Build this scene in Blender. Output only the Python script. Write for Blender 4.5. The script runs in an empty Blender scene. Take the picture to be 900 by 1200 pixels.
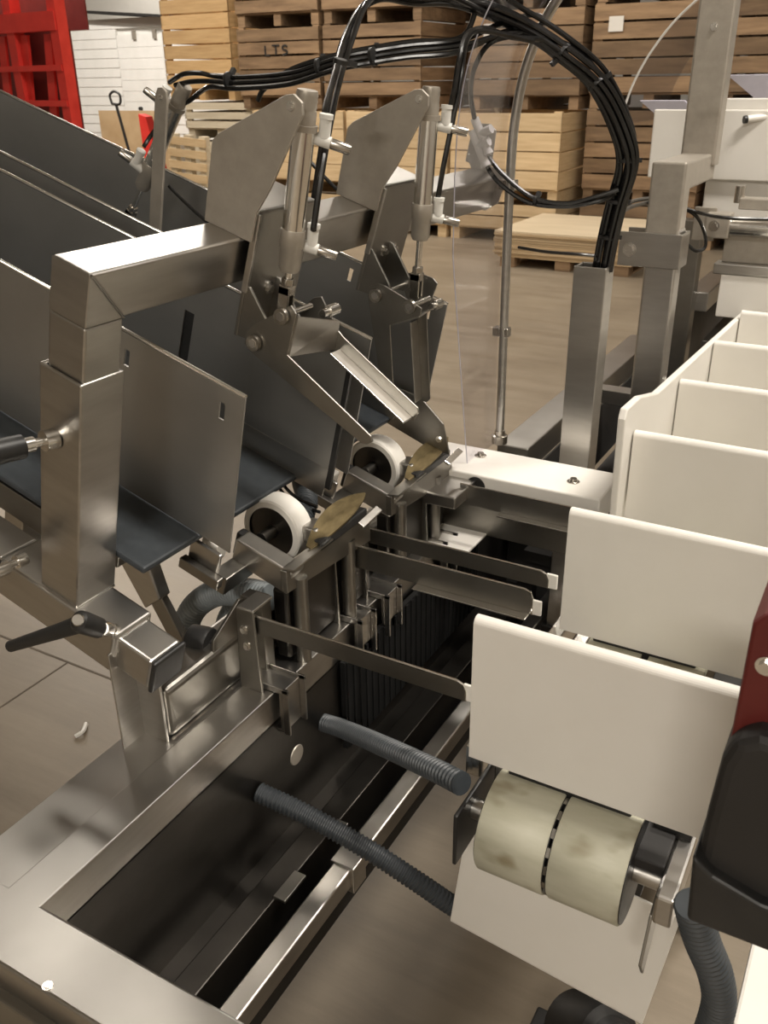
import bpy, bmesh, math, random
from mathutils import Vector, Matrix
random.seed(7)
S = bpy.context.scene
COL = S.collection
PI = math.pi

# ------------------------------------------------------------------ camera
cam_data = bpy.data.cameras.new('camera')
cam = bpy.data.objects.new('camera', cam_data); COL.objects.link(cam)
PITCH, ROLL, YAW = math.radians(25.7), math.radians(0.8), math.radians(30.0)
fwd = Vector((-math.sin(YAW)*math.cos(PITCH), math.cos(YAW)*math.cos(PITCH), -math.sin(PITCH)))
rgt = Vector((math.cos(YAW), math.sin(YAW), 0))
upv = rgt.cross(fwd)
r2 = rgt*math.cos(ROLL) - upv*math.sin(ROLL)
u2 = rgt*math.sin(ROLL) + upv*math.cos(ROLL)
cam.matrix_world = Matrix(((r2.x, u2.x, -fwd.x, 0), (r2.y, u2.y, -fwd.y, 0), (r2.z, u2.z, -fwd.z, 1.6), (0, 0, 0, 1)))
cam_data.sensor_fit = 'HORIZONTAL'; cam_data.sensor_width = 36.0; cam_data.lens = 36.0*1060/900
cam_data.clip_start = 0.02
cam_data.dof.use_dof = True; cam_data.dof.focus_distance = 1.35; cam_data.dof.aperture_fstop = 20.0
S.camera = cam

# ------------------------------------------------------------------ world, exposure
w = bpy.data.worlds.new('hall_air'); S.world = w; w.use_nodes = True
w.node_tree.nodes['Background'].inputs[0].default_value = (1.0, 0.93, 0.82, 1)
w.node_tree.nodes['Background'].inputs[1].default_value = 0.05
S.view_settings.view_transform = 'Standard'; S.view_settings.look = 'None'
S.view_settings.gamma = 1.0; S.view_settings.use_curve_mapping = False
S.view_settings.exposure = 0.35

# ceiling lamps of the packing hall, plus fill lamps added by the infeed and beyond the shed (x, y, size x, size y, watts)
LAMPS = [(1.3, 1.7, 1.4, .5, 150, 'over the operator side'), (-4.1, 5.7, 1.2, .5, 60, 'over the open floor'), (1.6, 4.2, 1.4, .5, 110, 'over the far end of the paddle conveyor'),
         (-6.8, 7.0, 1.4, .5, 140, 'before the bin columns'), (-2.6, 7.6, 1.4, .5, 40, 'over the plywood stack'), (-11.5, 9.4, 1.4, .5, 330, 'before the white shed'), (.9, -4.4, 1.4, .6, 200, 'behind the camera'), (-3.6, 2.4, 1.2, .4, 9, 'added left of the infeed to brighten the front rail'), (-14.5, 15.2, 1.4, .5, 110, 'added beyond the shed to brighten the back wall')]
for lx, ly, sx, sy, pw, _ in LAMPS:
    ld = bpy.data.lights.new('hall_light', 'AREA'); ld.shape = 'RECTANGLE'; ld.size = sx; ld.size_y = sy
    ld.energy = pw; ld.color = (1.0, .935, .845)
    lo = bpy.data.objects.new('hall_light', ld); COL.objects.link(lo); lo.location = (lx, ly, 4.98)

# ------------------------------------------------------------------ materials
def nd(nt, kind, **kw):
    n = nt.nodes.new(kind)
    for k, v in kw.items():
        if k in n.inputs: n.inputs[k].default_value = v
        else: setattr(n, k, v)
    return n
def base(name, col, rough=.5, metal=0.0, **kw):
    m = bpy.data.materials.new(name); m.use_nodes = True
    b = m.node_tree.nodes['Principled BSDF']
    b.inputs['Base Color'].default_value = (*col, 1); b.inputs['Roughness'].default_value = rough
    b.inputs['Metallic'].default_value = metal
    for k, v in kw.items(): b.inputs[k.replace('_', ' ')].default_value = v
    return m, m.node_tree, b
def ramp(nt, stops):
    r = nt.nodes.new('ShaderNodeValToRGB')
    e = r.color_ramp.elements
    while len(e) < len(stops): e.new(.5)
    for k, (p, c) in enumerate(stops):
        e[k].position = p; e[k].color = (*c, 1) if len(c) == 3 else c
    return r
def coords(nt, scale=(1, 1, 1), kind='Object'):
    t = nt.nodes.new('ShaderNodeTexCoord'); mp = nt.nodes.new('ShaderNodeMapping')
    mp.inputs['Scale'].default_value = scale
    nt.links.new(t.outputs[kind], mp.inputs['Vector']); return mp.outputs[0]
def noisy(name, c1, c2, scale=(8, 8, 8), rough=(.5, .6), metal=0.0, bump=0.0, detail=4, per_object=0.0, **kw):
    m, nt, b = base(name, c1, rough[0], metal, **kw)
    v = coords(nt, scale)
    if per_object:
        oi = nt.nodes.new('ShaderNodeObjectInfo'); ad = nd(nt, 'ShaderNodeVectorMath', operation='MULTIPLY_ADD')
        cmb = nt.nodes.new('ShaderNodeCombineXYZ')
        for k in range(3): nt.links.new(oi.outputs['Random'], cmb.inputs[k])
        nt.links.new(cmb.outputs[0], ad.inputs[0]); ad.inputs[1].default_value = (37, 53, 71); nt.links.new(v, ad.inputs[2]); v = ad.outputs[0]
    n = nd(nt, 'ShaderNodeTexNoise', Scale=1.0, Detail=detail, Roughness=.6); nt.links.new(v, n.inputs['Vector'])
    r = ramp(nt, [(.3, c1), (.7, c2)]); nt.links.new(n.outputs['Fac'], r.inputs[0])
    out = r.outputs[0]
    if per_object:
        hs = nd(nt, 'ShaderNodeHueSaturation'); mr = nd(nt, 'ShaderNodeMapRange')
        mr.inputs['To Min'].default_value = 1-per_object; mr.inputs['To Max'].default_value = 1+per_object
        nt.links.new(oi.outputs['Random'], mr.inputs['Value']); nt.links.new(mr.outputs[0], hs.inputs['Value']); nt.links.new(out, hs.inputs['Color']); out = hs.outputs[0]
    nt.links.new(out, b.inputs['Base Color'])
    mr2 = nd(nt, 'ShaderNodeMapRange'); mr2.inputs['To Min'].default_value = rough[0]; mr2.inputs['To Max'].default_value = rough[1]
    nt.links.new(n.outputs['Fac'], mr2.inputs['Value']); nt.links.new(mr2.outputs[0], b.inputs['Roughness'])
    if bump:
        bp = nd(nt, 'ShaderNodeBump', Strength=bump, Distance=.002); nt.links.new(n.outputs['Fac'], bp.inputs['Height']); nt.links.new(bp.outputs[0], b.inputs['Normal'])
    return m
STEEL = noisy('brushed_stainless', (.47, .452, .425), (.54, .522, .492), (10, 10, 60), (.27, .33), 1.0, .0, 2)
STEEL_D = noisy('stainless_dark_reflections', (.27, .255, .23), (.33, .315, .285), (9, 9, 14), (.30, .42), 1.0, .02)  # same stainless, with dark reflections put into its colour
PITS = noisy('dark_steel_pit_shade', (.05, .046, .041), (.085, .078, .07), (5, 5, 9), (.26, .4), .9, .01)  # steel with the pit's shade put into its colour, reused on dark parts
SHINY = noisy('bright_metal', (.72, .70, .66), (.8, .78, .74), (30, 30, 30), (.16, .25), 1.0)
SHEET = noisy('dull_steel_sheet', (.43, .42, .40), (.49, .48, .455), (5, 9, 9), (.42, .52), 1.0, .01)
RUBBER = noisy('dull_black_rubber', (.008, .008, .008), (.012, .012, .012), (30, 30, 30), (.8, .9), Specular_IOR_Level=.12)
GREYMET = noisy('tan_grey_metal', (.37, .335, .285), (.43, .39, .335), (40, 40, 40), (.38, .5), .55)
NICKEL = noisy('nickel', (.45, .42, .38), (.52, .49, .44), (40, 40, 40), (.22, .3), 1.0)
BRASS = noisy('tarnished_brass', (.12, .092, .045), (.24, .185, .095), (60, 25, 60), (.3, .5), .8)
WHITE = noisy('white_plastic', (.78, .75, .69), (.82, .79, .735), (6, 6, 6), (.36, .45), 0, 0)
WHITE_F = noisy('white_fitting', (.66, .645, .60), (.70, .685, .64), (30, 30, 30), (.4, .5))
CREAM = noisy('worn_urethane', (.40, .385, .29), (.52, .505, .405), (7, 26, 26), (.38, .55), 0, .01)
def scuffed():                                         # urethane with a few brown scuffs worn into it
    m = CREAM; nt = m.node_tree; b = nt.nodes['Principled BSDF']; src = b.inputs['Base Color'].links[0].from_socket
    v = coords(nt, (17, 30, 22)); n = nd(nt, 'ShaderNodeTexNoise', Scale=1.0, Detail=2, Roughness=.5); nt.links.new(v, n.inputs['Vector'])
    r = ramp(nt, [(.56, (1, 1, 1)), (.76, (.50, .43, .32))]); nt.links.new(n.outputs['Fac'], r.inputs[0])
    mx = nd(nt, 'ShaderNodeMix', data_type='RGBA', blend_type='MULTIPLY'); mx.inputs[0].default_value = .85
    nt.links.new(src, mx.inputs[6]); nt.links.new(r.outputs[0], mx.inputs[7]); nt.links.new(mx.outputs[2], b.inputs['Base Color'])
scuffed()
BELT = noisy('dark_slate_belt', (.030, .036, .042), (.042, .049, .056), (60, 60, 60), (.42, .55), 0, .03)
BLACK = noisy('black_plastic', (.012, .012, .012), (.022, .021, .02), (50, 50, 50), (.35, .5))
HOSEB = noisy('black_air_tube', (.006, .006, .006), (.012, .011, .01), (50, 50, 50), (.18, .28))
GREYH = noisy('grey_ribbed_plastic', (.035, .041, .046), (.05, .056, .062), (40, 40, 40), (.4, .5))
GREYB = noisy('blue_grey_ribbed_plastic', (.20, .225, .235), (.25, .275, .285), (40, 40, 40), (.38, .5))
REDP = noisy('dark_red_paint', (.10, .010, .008), (.13, .014, .011), (9, 9, 9), (.4, .55))
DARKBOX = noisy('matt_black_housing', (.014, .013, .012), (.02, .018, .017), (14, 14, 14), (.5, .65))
REDS = noisy('red_steel', (.50, .022, .016), (.62, .04, .028), (4, 4, 4), (.4, .6))
WOOD_L = noisy('fresh_pine', (.56, .40, .22), (.70, .53, .32), (2.5, 14, 30), (.6, .75), 0, .05, per_object=.16)
WOOD_O = noisy('orange_pine', (.50, .315, .14), (.64, .43, .21), (2.5, 14, 30), (.6, .75), 0, .05, per_object=.14)
WOOD_D = noisy('weathered_wood', (.17, .105, .057), (.33, .215, .12), (2.2, 9, 16), (.65, .8), 0, .08, per_object=.28)
WOOD_W = noisy('pale_grey_wood', (.50, .43, .31), (.63, .56, .43), (2.5, 14, 30), (.65, .8), 0, .05, per_object=.12)
PLY = noisy('plywood_face', (.60, .49, .33), (.72, .60, .43), (1.2, 5, 8), (.6, .7), 0, .02)
PLYE = noisy('plywood_edge', (.42, .30, .17), (.55, .41, .25), (3, 3, 60), (.6, .75), 0, .03, per_object=.2)
SHED = noisy('white_siding', (.74, .735, .70), (.82, .81, .78), (3, 3, 3), (.5, .65))
PRINT = noisy('stencil_ink', (.012, .011, .010), (.03, .028, .026), (60, 60, 60), (.7, .8))
TAN = noisy('brown_board', (.40, .27, .14), (.5, .36, .21), (3, 3, 3), (.6, .75))
def acrylic():
    m = bpy.data.materials.new('clear_acrylic'); m.use_nodes = True; nt = m.node_tree; nt.nodes.clear()
    o = nt.nodes.new('ShaderNodeOutputMaterial'); mx = nt.nodes.new('ShaderNodeMixShader')
    t = nd(nt, 'ShaderNodeBsdfTransparent', Color=(.955, .95, .97, 1)); g = nd(nt, 'ShaderNodeBsdfGlossy', Roughness=.06)
    lw = nd(nt, 'ShaderNodeLayerWeight', Blend=.5); pw_ = nd(nt, 'ShaderNodeMath', operation='POWER'); pw_.inputs[1].default_value = 4.0
    f = nd(nt, 'ShaderNodeMath', operation='MULTIPLY_ADD'); f.inputs[1].default_value = .5; f.inputs[2].default_value = .025
    nt.links.new(lw.outputs['Facing'], pw_.inputs[0]); nt.links.new(pw_.outputs[0], f.inputs[0])
    nt.links.new(f.outputs[0], mx.inputs[0]); nt.links.new(t.outputs[0], mx.inputs[1]); nt.links.new(g.outputs[0], mx.inputs[2])
    nt.links.new(mx.outputs[0], o.inputs[0]); return m
ACRYL = acrylic()
ACRE = noisy('acrylic_edge', (.46, .44, .50), (.52, .5, .56), (20, 20, 20), (.2, .3))
def concrete():
    m, nt, b = base('worn_concrete', (.3, .25, .19), .6)
    v = coords(nt, (1, 1, 1))
    n = nd(nt, 'ShaderNodeTexNoise', Scale=.9, Detail=8, Roughness=.62); nt.links.new(v, n.inputs['Vector'])
    n2 = nd(nt, 'ShaderNodeTexNoise', Scale=1.0, Detail=6, Roughness=.7)
    v2 = coords(nt, (1.2, 9, 1)); nt.links.new(v2, n2.inputs['Vector'])
    r = ramp(nt, [(.30, (.20, .16, .115)), (.55, (.265, .217, .158)), (.78, (.32, .267, .198))]); nt.links.new(n.outputs['Fac'], r.inputs[0])
    r2_ = ramp(nt, [(.34, (.66, .63, .58)), (.6, (1, 1, 1))]); nt.links.new(n2.outputs['Fac'], r2_.inputs[0])
    mx = nd(nt, 'ShaderNodeMix', data_type='RGBA', blend_type='MULTIPLY'); mx.inputs[0].default_value = .6
    nt.links.new(r.outputs[0], mx.inputs[6]); nt.links.new(r2_.outputs[0], mx.inputs[7])
    nt.links.new(mx.outputs[2], b.inputs['Base Color'])
    rr = nd(nt, 'ShaderNodeMapRange'); rr.inputs['To Min'].default_value = .34; rr.inputs['To Max'].default_value = .62
    nt.links.new(n2.outputs['Fac'], rr.inputs['Value']); nt.links.new(rr.outputs[0], b.inputs['Roughness'])
    bp = nd(nt, 'ShaderNodeBump', Strength=.06, Distance=.01); nt.links.new(n2.outputs['Fac'], bp.inputs['Height']); nt.links.new(bp.outputs[0], b.inputs['Normal'])
    return m
CONC = concrete()
JOINT = noisy('floor_joint_dirt', (.085, .065, .045), (.14, .11, .08), (9, 9, 9), (.7, .85))
WALLM = noisy('painted_wall', (.62, .60, .56), (.68, .66, .62), (2, 2, 2), (.6, .75))
CEILM = noisy('ceiling_sheet', (.52, .50, .46), (.58, .56, .52), (2, 2, 2), (.6, .75))
def lampmat():
    m, nt, b = base('lamp_diffuser', (.9, .9, .85), .4)
    b.inputs['Emission Color'].default_value = (1, .93, .82, 1); b.inputs['Emission Strength'].default_value = 3.0; return m
LAMPM = lampmat()

# ------------------------------------------------------------------ mesh building
class MB:
    def __init__(self): self.v = []; self.f = []; self.sm = set()
    def add(self, vs, fs, smooth=False, M=None):
        o = len(self.v)
        self.v += [tuple(M @ Vector(p)) if M else tuple(p) for p in vs]
        for f in fs:
            if smooth: self.sm.add(len(self.f))
            self.f.append(tuple(i+o for i in f))
        return self
    def box(self, a, b, M=None):                       # two corners
        x0, x1 = sorted((a[0], b[0])); y0, y1 = sorted((a[1], b[1])); z0, z1 = sorted((a[2], b[2]))
        return self.add([(x0,y0,z0),(x1,y0,z0),(x1,y1,z0),(x0,y1,z0),(x0,y0,z1),(x1,y0,z1),(x1,y1,z1),(x0,y1,z1)],
            [(0,3,2,1),(4,5,6,7),(0,1,5,4),(1,2,6,5),(2,3,7,6),(3,0,4,7)], M=M)
    def prism(self, poly, a0, a1, axis='y', M=None):   # polygon in the two other axes, extruded along axis
        def mk(p, a):
            return {'y': (p[0], a, p[1]), 'x': (a, p[0], p[1]), 'z': (p[0], p[1], a)}[axis]
        n = len(poly); vs = [mk(p, a0) for p in poly]+[mk(p, a1) for p in poly]
        fs = [tuple(range(n))[::-1], tuple(range(n, 2*n))]+[(i, (i+1) % n, n+(i+1) % n, n+i) for i in range(n)]
        return self.add(vs, fs, M=M)
    def cyl(self, p0, p1, r0, r1=None, n=20, cap=True):
        return self.lathe(p0, p1, [(0, r0), (1, r0 if r1 is None else r1)], n, cap)
    def lathe(self, p0, p1, prof, n=20, cap=True):     # prof: (t along axis, radius)
        p0 = Vector(p0); p1 = Vector(p1); d = p1-p0; z = d.normalized()
        x = z.orthogonal().normalized(); y = z.cross(x)
        vs = []; fs = []
        for t, r in prof:
            for k in range(n):
                a = 2*PI*k/n; vs.append(p0+d*t+(x*math.cos(a)+y*math.sin(a))*r)
        for j in range(len(prof)-1):
            for k in range(n):
                fs.append((j*n+k, j*n+(k+1) % n, (j+1)*n+(k+1) % n, (j+1)*n+k))
        self.add(vs, fs, smooth=True)
        if cap:
            o = len(self.v)-len(vs)
            self.f.append(tuple(o+k for k in range(n))[::-1]); self.f.append(tuple(o+(len(prof)-1)*n+k for k in range(n)))
        return self
    def tube(self, pts, r, n=10, rib=None, cap=True):  # swept round tube through points (already dense), rib = (pitch, extra)
        P = [Vector(p) for p in pts]; m = len(P)
        T = [(P[min(i+1, m-1)]-P[max(i-1, 0)]).normalized() for i in range(m)]
        x = T[0].orthogonal().normalized(); vs = []; fs = []
        for i in range(m):
            x = (x-T[i]*x.dot(T[i])).normalized(); y = T[i].cross(x)
            rr = r[i] if isinstance(r, (list, tuple)) else r
            if rib and i % 4 in (1, 2): rr += rib
            for k in range(n):
                a = 2*PI*k/n; vs.append(P[i]+(x*math.cos(a)+y*math.sin(a))*rr)
        for i in range(m-1):
            for k in range(n): fs.append((i*n+k, i*n+(k+1) % n, (i+1)*n+(k+1) % n, (i+1)*n+k))
        self.add(vs, fs, smooth=True)
        if cap:
            o = len(self.v)-len(vs)
            self.f.append(tuple(o+k for k in range(n))[::-1]); self.f.append(tuple(o+(m-1)*n+k for k in range(n)))
        return self
    def cells(self, xs, zs, y0, y1, holes, shear=0.0, zref=0.0):   # flat sheet in x,z with rectangular cut-outs
        hit = lambda i, j: any(h[0]-1e-6 <= (xs[i]+xs[i+1])/2 <= h[1] and h[2] <= (zs[j]+zs[j+1])/2 <= h[3] for h in holes)
        for i in range(len(xs)-1):
            for j in range(len(zs)-1):
                if hit(i, j): continue
                o = len(self.v)
                q = [(xs[i], zs[j]), (xs[i+1], zs[j]), (xs[i+1], zs[j+1]), (xs[i], zs[j+1])]
                vs = [(p[0]+(shear*(zref-p[1]) if p[0] > -.02 else 0), y, p[1]) for y in (y0, y1) for p in q]
                self.v += vs
                self.f += [(o, o+1, o+2, o+3), (o+7, o+6, o+5, o+4)]
                nb = [(i, j-1), (i+1, j), (i, j+1), (i-1, j)]
                for k, (a, b) in enumerate(nb):
                    if not (0 <= a < len(xs)-1 and 0 <= b < len(zs)-1) or hit(a, b):
                        self.f.append((o+k, o+4+k, o+4+(k+1) % 4, o+(k+1) % 4))
        return self
    def build(self, name, mat, parent=None, bevel=0.0, seg=2, label=None):
        me = bpy.data.meshes.new(name); me.from_pydata([tuple(p) for p in self.v], [], self.f)
        for i in self.sm: me.polygons[i].use_smooth = True
        me.materials.append(mat)
        bm = bmesh.new(); bm.from_mesh(me); bmesh.ops.recalc_face_normals(bm, faces=bm.faces)
        for e in bm.edges:
            if len(e.link_faces) == 2 and e.calc_face_angle(0) > math.radians(40): e.smooth = False
        bm.to_mesh(me); bm.free()
        o = bpy.data.objects.new(name, me); COL.objects.link(o)
        if parent: o.parent = parent
        if bevel:
            b = o.modifiers.new('bevel', 'BEVEL'); b.width = bevel; b.segments = seg; b.limit_method = 'ANGLE'; b.angle_limit = math.radians(40)
        if label: o['label'] = label
        return o
def spline(pts, per=10):                               # Catmull-Rom through points
    P = [Vector(p) for p in pts]; P = [P[0]*2-P[1]]+P+[P[-1]*2-P[-2]]; out = []
    for i in range(1, len(P)-2):
        a, b, c, d = P[i-1:i+3]
        for k in range(per):
            t = k/per; out.append(.5*((2*b)+(c-a)*t+(2*a-5*b+4*c-d)*t*t+(3*b-a-3*c+d)*t**3))
    out.append(P[-2]); return out
def resample(pts, step):                               # even spacing along a polyline
    P = [Vector(p) for p in pts]; out = [P[0].copy()]; left = step
    for a, b in zip(P, P[1:]):
        d = (b-a).length; t = left
        while t <= d:
            out.append(a.lerp(b, t/d)); t += step
        left = t-d
    return out
def tag(o, label, cat, group=None, kind=None):
    if label: o['label'] = label
    if cat: o['category'] = cat
    if group: o['group'] = group
    if kind: o['kind'] = kind
    return o
def thing(name, label, cat, loc=(0, 0, 0), rot=(0, 0, 0), group=None):
    o = bpy.data.objects.new(name, None); COL.objects.link(o); o.location = loc; o.rotation_euler = rot
    o.empty_display_size = .05
    return tag(o, label, cat, group)
def dup(root, label, off=(0, 0, 0), group=None):
    r = root.copy(); COL.objects.link(r); r.location = Vector(root.location)+Vector(off); r['label'] = label
    if group: r['group'] = group
    for ch in list(root.children):
        c = ch.copy(); COL.objects.link(c); c.parent = r
        for g in list(ch.children):
            d = g.copy(); COL.objects.link(d); d.parent = c
    return r
def hexbolt(p, d, r=.006, h=.005, name='hex_bolt', mat=None, parent=None):
    p = Vector(p); d = Vector(d).normalized()
    b = MB(); b.cyl(p, p+d*.0018, r*1.5, n=16); b.cyl(p+d*.0018, p+d*(.0018+h), r, n=6)
    return b.build(name, mat or SHINY, parent)
INC = math.radians(18.0)                               # slope of the infeed lanes
ORG = (-.88, 0, .958)                                  # discharge end of the infeed belt
def inc(name, label, cat, group=None): return thing(name, label, cat, ORG, (0, INC, 0), group)

# ================================================================== the hall
def struct(name, mb, m, parent=None, bevel=0): return tag(mb.build(name, m, parent, bevel), None, None, None, 'structure' if not parent else None)
floor = struct('floor', MB().box((-19, -6, -.1), (7, 17, 0)), CONC)
for a, b in (((-9, 1.50, 0), (-1.2, 1.507, .001)), ((-1.993, -6, 0), (-1.987, 1.5, .001)), ((-9, -1.2, 0), (-1.2, -1.192, .001))):
    MB().box(a, b).build('floor_joint', JOINT, floor)
struct('ceiling', MB().box((-19, -6, 5.1), (7, 17, 5.2)), CEILM)
struct('wall_back', MB().box((-19, 17, 0), (7, 17.2, 5.1)), WALLM)
struct('wall_left', MB().box((-19.2, -6, 0), (-19, 17, 5.1)), WALLM)
struct('wall_right', MB().box((7, -6, 0), (7.2, 17, 5.1)), WALLM)
struct('wall_front', MB().box((-19, -6.2, 0), (7, -6, 5.1)), WALLM)
for lx, ly, sx, sy, pw, where in LAMPS:
    t = thing('ceiling_light', 'rectangular ceiling light above the picture, ' + where, 'light', (lx, ly, 4.99), group='ceiling lights')
    MB().box((-sx/2-.04, -sy/2-.04, .02), (sx/2+.04, sy/2+.04, .11)).build('housing', WALLM, t)
    MB().box((-sx/2, -sy/2, .005), (sx/2, sy/2, .02)).build('diffuser', LAMPM, t)

# ------------------------------------------------------------------ wooden bins
def slat_mesh(L, H, T, rnd):
    b = MB(); x = L/2
    b.add([(-x,-T,0),(x,-T,.004*rnd),(x,0,.004*rnd),(-x,0,0),(-x,-T,H-.003*rnd),(x,-T,H),(x,0,H),(-x,0,H-.003*rnd)],
          [(0,3,2,1),(4,5,6,7),(0,1,5,4),(1,2,6,5),(2,3,7,6),(3,0,4,7)]); return b
def make_bin(mat, label, loc, rz=0, W=1.18, D=1.16, H=.86, rows=5, gap=.016, group='stacked wooden bins'):
    t = thing('wooden_bin', label, 'bin', loc, (0, 0, rz), group)
    foot = .12; hs = (H-foot-.02)/rows
    s1 = None
    for side in range(4):
        L = W if side % 2 == 0 else D
        off = (D if side % 2 == 0 else W)/2
        me = None
        for r in range(rows):
            if me is None:
                o = slat_mesh(L, hs-gap, .02, random.choice((-1, 1))).build('slat', mat, t); me = o
            else:
                o = me.copy(); COL.objects.link(o)
            a = side*PI/2
            o.rotation_euler = (0, 0, a); c = Vector((0, -off+.02, 0)); c.rotate(Matrix.Rotation(a, 3, 'Z'))
            o.location = (c.x, c.y, foot+.02+r*hs+random.uniform(-.003, .003))
    for sx in (-1, 1):
        for sy in (-1, 1):
            MB().box((sx*(W/2-.09), sy*(D/2-.021), foot), (sx*(W/2-.005), sy*(D/2-.06), H)).build('corner_post', mat, t)
    for k in (-1, 0, 1):
        MB().box((k*(W/2-.06)-.05, -D/2+.03, 0), (k*(W/2-.06)+.05, D/2-.03, foot)).build('runner', mat, t)
    MB().box((-W/2+.03, -D/2+.03, foot), (W/2-.03, D/2-.03, foot+.018)).build('bin_floor', mat, t)
    return t
BX = lambda x0, x1: ((x0+x1)/2)
# upper bins, front faces at y = 9.6, standing on the lower row
Yb = 9.6+.58; ZU = 1.275
lts = make_bin(WOOD_D, 'weathered wooden bin stencilled LTS, beside the column of fresh orange slats', (BX(-7.46, -6.3), Yb, ZU), 0, W=1.15)
make_bin(WOOD_D, 'weathered wooden bin standing on the stencilled LTS bin, its dark foot gap showing', (BX(-7.46, -6.3), Yb, ZU+.865), 0, W=1.15)
make_bin(WOOD_D, 'brown weathered bin directly right of the stencilled LTS bin', (BX(-6.26, -5.0), Yb, ZU), 0, W=1.24)
make_bin(WOOD_D, 'brown weathered bin topmost in the column right of the LTS bin', (BX(-6.26, -5.0), Yb, ZU+.865), 0, W=1.24)
make_bin(WOOD_D, 'dark bin set back in the shade behind the clear guard', (-4.62, 11.45, ZU), 0, W=1.2, H=.9)
make_bin(WOOD_D, 'dark bin set back, upper one behind the clear guard', (-4.62, 11.45, ZU+.905), 0, W=1.2)
make_bin(WOOD_D, 'dark bin at floor level under the set back ones', (-4.62, 11.45, .64), 0, W=1.2, H=.63)
make_bin(WOOD_D, 'dark bin lowest of the set back column', (-4.62, 11.45, 0), 0, W=1.2, H=.635)
make_bin(WOOD_D, 'dark brown bin with a white tag behind the curved guard rod', (BX(-4.44, -3.22), Yb, ZU), 0, W=1.2, H=.92)
make_bin(WOOD_D, 'dark brown bin at the top edge above the white-tagged bin', (BX(-4.44, -3.22), Yb, ZU+.925), 0, W=1.2)
make_bin(WOOD_D, 'dark brown bin with white tag near its top left corner, left of the upright tube', (BX(-3.14, -1.94), Yb, ZU+.015), 0, W=1.18, H=.92)
make_bin(WOOD_D, 'dark brown bin above the one left of the upright tube', (BX(-3.14, -1.94), Yb, ZU+.94), 0, W=1.18)
make_bin(WOOD_D, 'dark brown bin behind the clear hood at the right', (BX(-1.88, -.68), Yb, ZU+.015), 0, W=1.18, H=.92)
make_bin(WOOD_D, 'dark brown bin above the one behind the clear hood', (BX(-1.88, -.68), Yb, ZU+.94), 0, W=1.18)
make_bin(WOOD_D, 'low brown bin in shade right of the fresh pine bin corner', (BX(-3.14, -1.96), Yb, .40), 0, W=1.16, H=.885)
make_bin(WOOD_D, 'low brown bin at the bottom of the shaded column', (BX(-3.14, -1.96), Yb, 0), 0, W=1.16, H=.395, rows=2)
make_bin(WOOD_D, 'low brown bin under the clear hood', (BX(-1.9, -.7), Yb, .40), 0, W=1.16, H=.885)
make_bin(WOOD_D, 'low brown bin lowest under the clear hood', (BX(-1.9, -.7), Yb, 0), 0, W=1.16, H=.395, rows=2)
# fresh pine bins in front, front faces at y = 9.22
for k, (x, wd, la, lb) in enumerate([(-3.86, 1.2, 'fresh pine bin at the corner, upper one, lit on its right side', 'fresh pine bin at the corner, bottom one behind the plywood'),
                                     (-5.12, 1.24, 'fresh pine bin seen behind the second cylinder', 'fresh pine bin lower, seen behind the second cylinder'),
                                     (-6.40, 1.24, 'fresh pine bin seen between the two tan gusset plates', 'fresh pine bin lower, hidden behind the tan gusset plates')]):
    make_bin(WOOD_L, la, (x, 9.8, .40), 0, W=wd, D=1.14, H=.87, rows=4, gap=.013, group='fresh pine bins')
    make_bin(WOOD_L, lb, (x, 9.8, 0), 0, W=wd, D=1.14, H=.395, rows=2, gap=.013, group='fresh pine bins')
# fresh orange slatted column at the left
make_bin(WOOD_O, 'tall orange slatted bin beside the white shed', (BX(-8.72, -7.56), Yb+.1, 1.36), -.05, W=1.10, H=1.3, rows=7, gap=.022, group='orange slatted bins')
make_bin(WOOD_W, 'pale grey slatted bin under the orange slatted ones', (BX(-8.5, -7.3), Yb+.1, .90), -.05, W=1.10, H=.455, rows=3, gap=.022, group='pale bins')
make_bin(WOOD_W, 'pale grey slatted bin at floor level under the orange slatted ones', (BX(-8.5, -7.3), Yb+.1, 0), -.05, W=1.10, H=.895, rows=5, gap=.022, group='pale bins')
# stencil letters LTS on the front of the bin: flat ink strokes on its second board
def stroke(mb, x0, z0, x1, z1, wd=.019, y=-.603):
    d = Vector((x1-x0, 0, z1-z0)); n = Vector((-d.z, 0, d.x)).normalized()*wd/2
    p = [Vector((x0, y, z0))+n, Vector((x1, y, z1))+n, Vector((x1, y, z1))-n, Vector((x0, y, z0))-n]
    q = [v+Vector((0, .003, 0)) for v in p]
    mb.add(p+q, [(0,1,2,3),(7,6,5,4),(0,4,5,1),(1,5,6,2),(2,6,7,3),(3,7,4,0)])
st = MB()
for s_ in [(-.16,.10,-.16,0),(-.16,0,-.10,0),(-.065,.10,.035,.10),(-.015,.10,-.015,0),(.14,.085,.115,.10),(.115,.10,.075,.09),(.075,.09,.075,.06),(.075,.06,.135,.045),(.135,.045,.135,.015),(.135,.015,.07,.0)]:
    stroke(st, s_[0]*1.05, s_[1]+.565, s_[2]*1.05, s_[3]+.565, y=-.592)
st.build('stencil_letters', PRINT, lts, label='black stencilled letters LTS')
for (x, z) in ((-4.28, 1.94), (-2.98, 1.96)):          # paper tags stapled on two bins
    tag(MB().box((x, 9.585, z), (x+.14, 9.597, z+.13)).build('paper_tag', WHITE), 'white paper tag stapled on the dark bin %s' % ('beside the curved rod' if x < -4 else 'left of the upright tube'), 'tag', 'paper tags')

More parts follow.
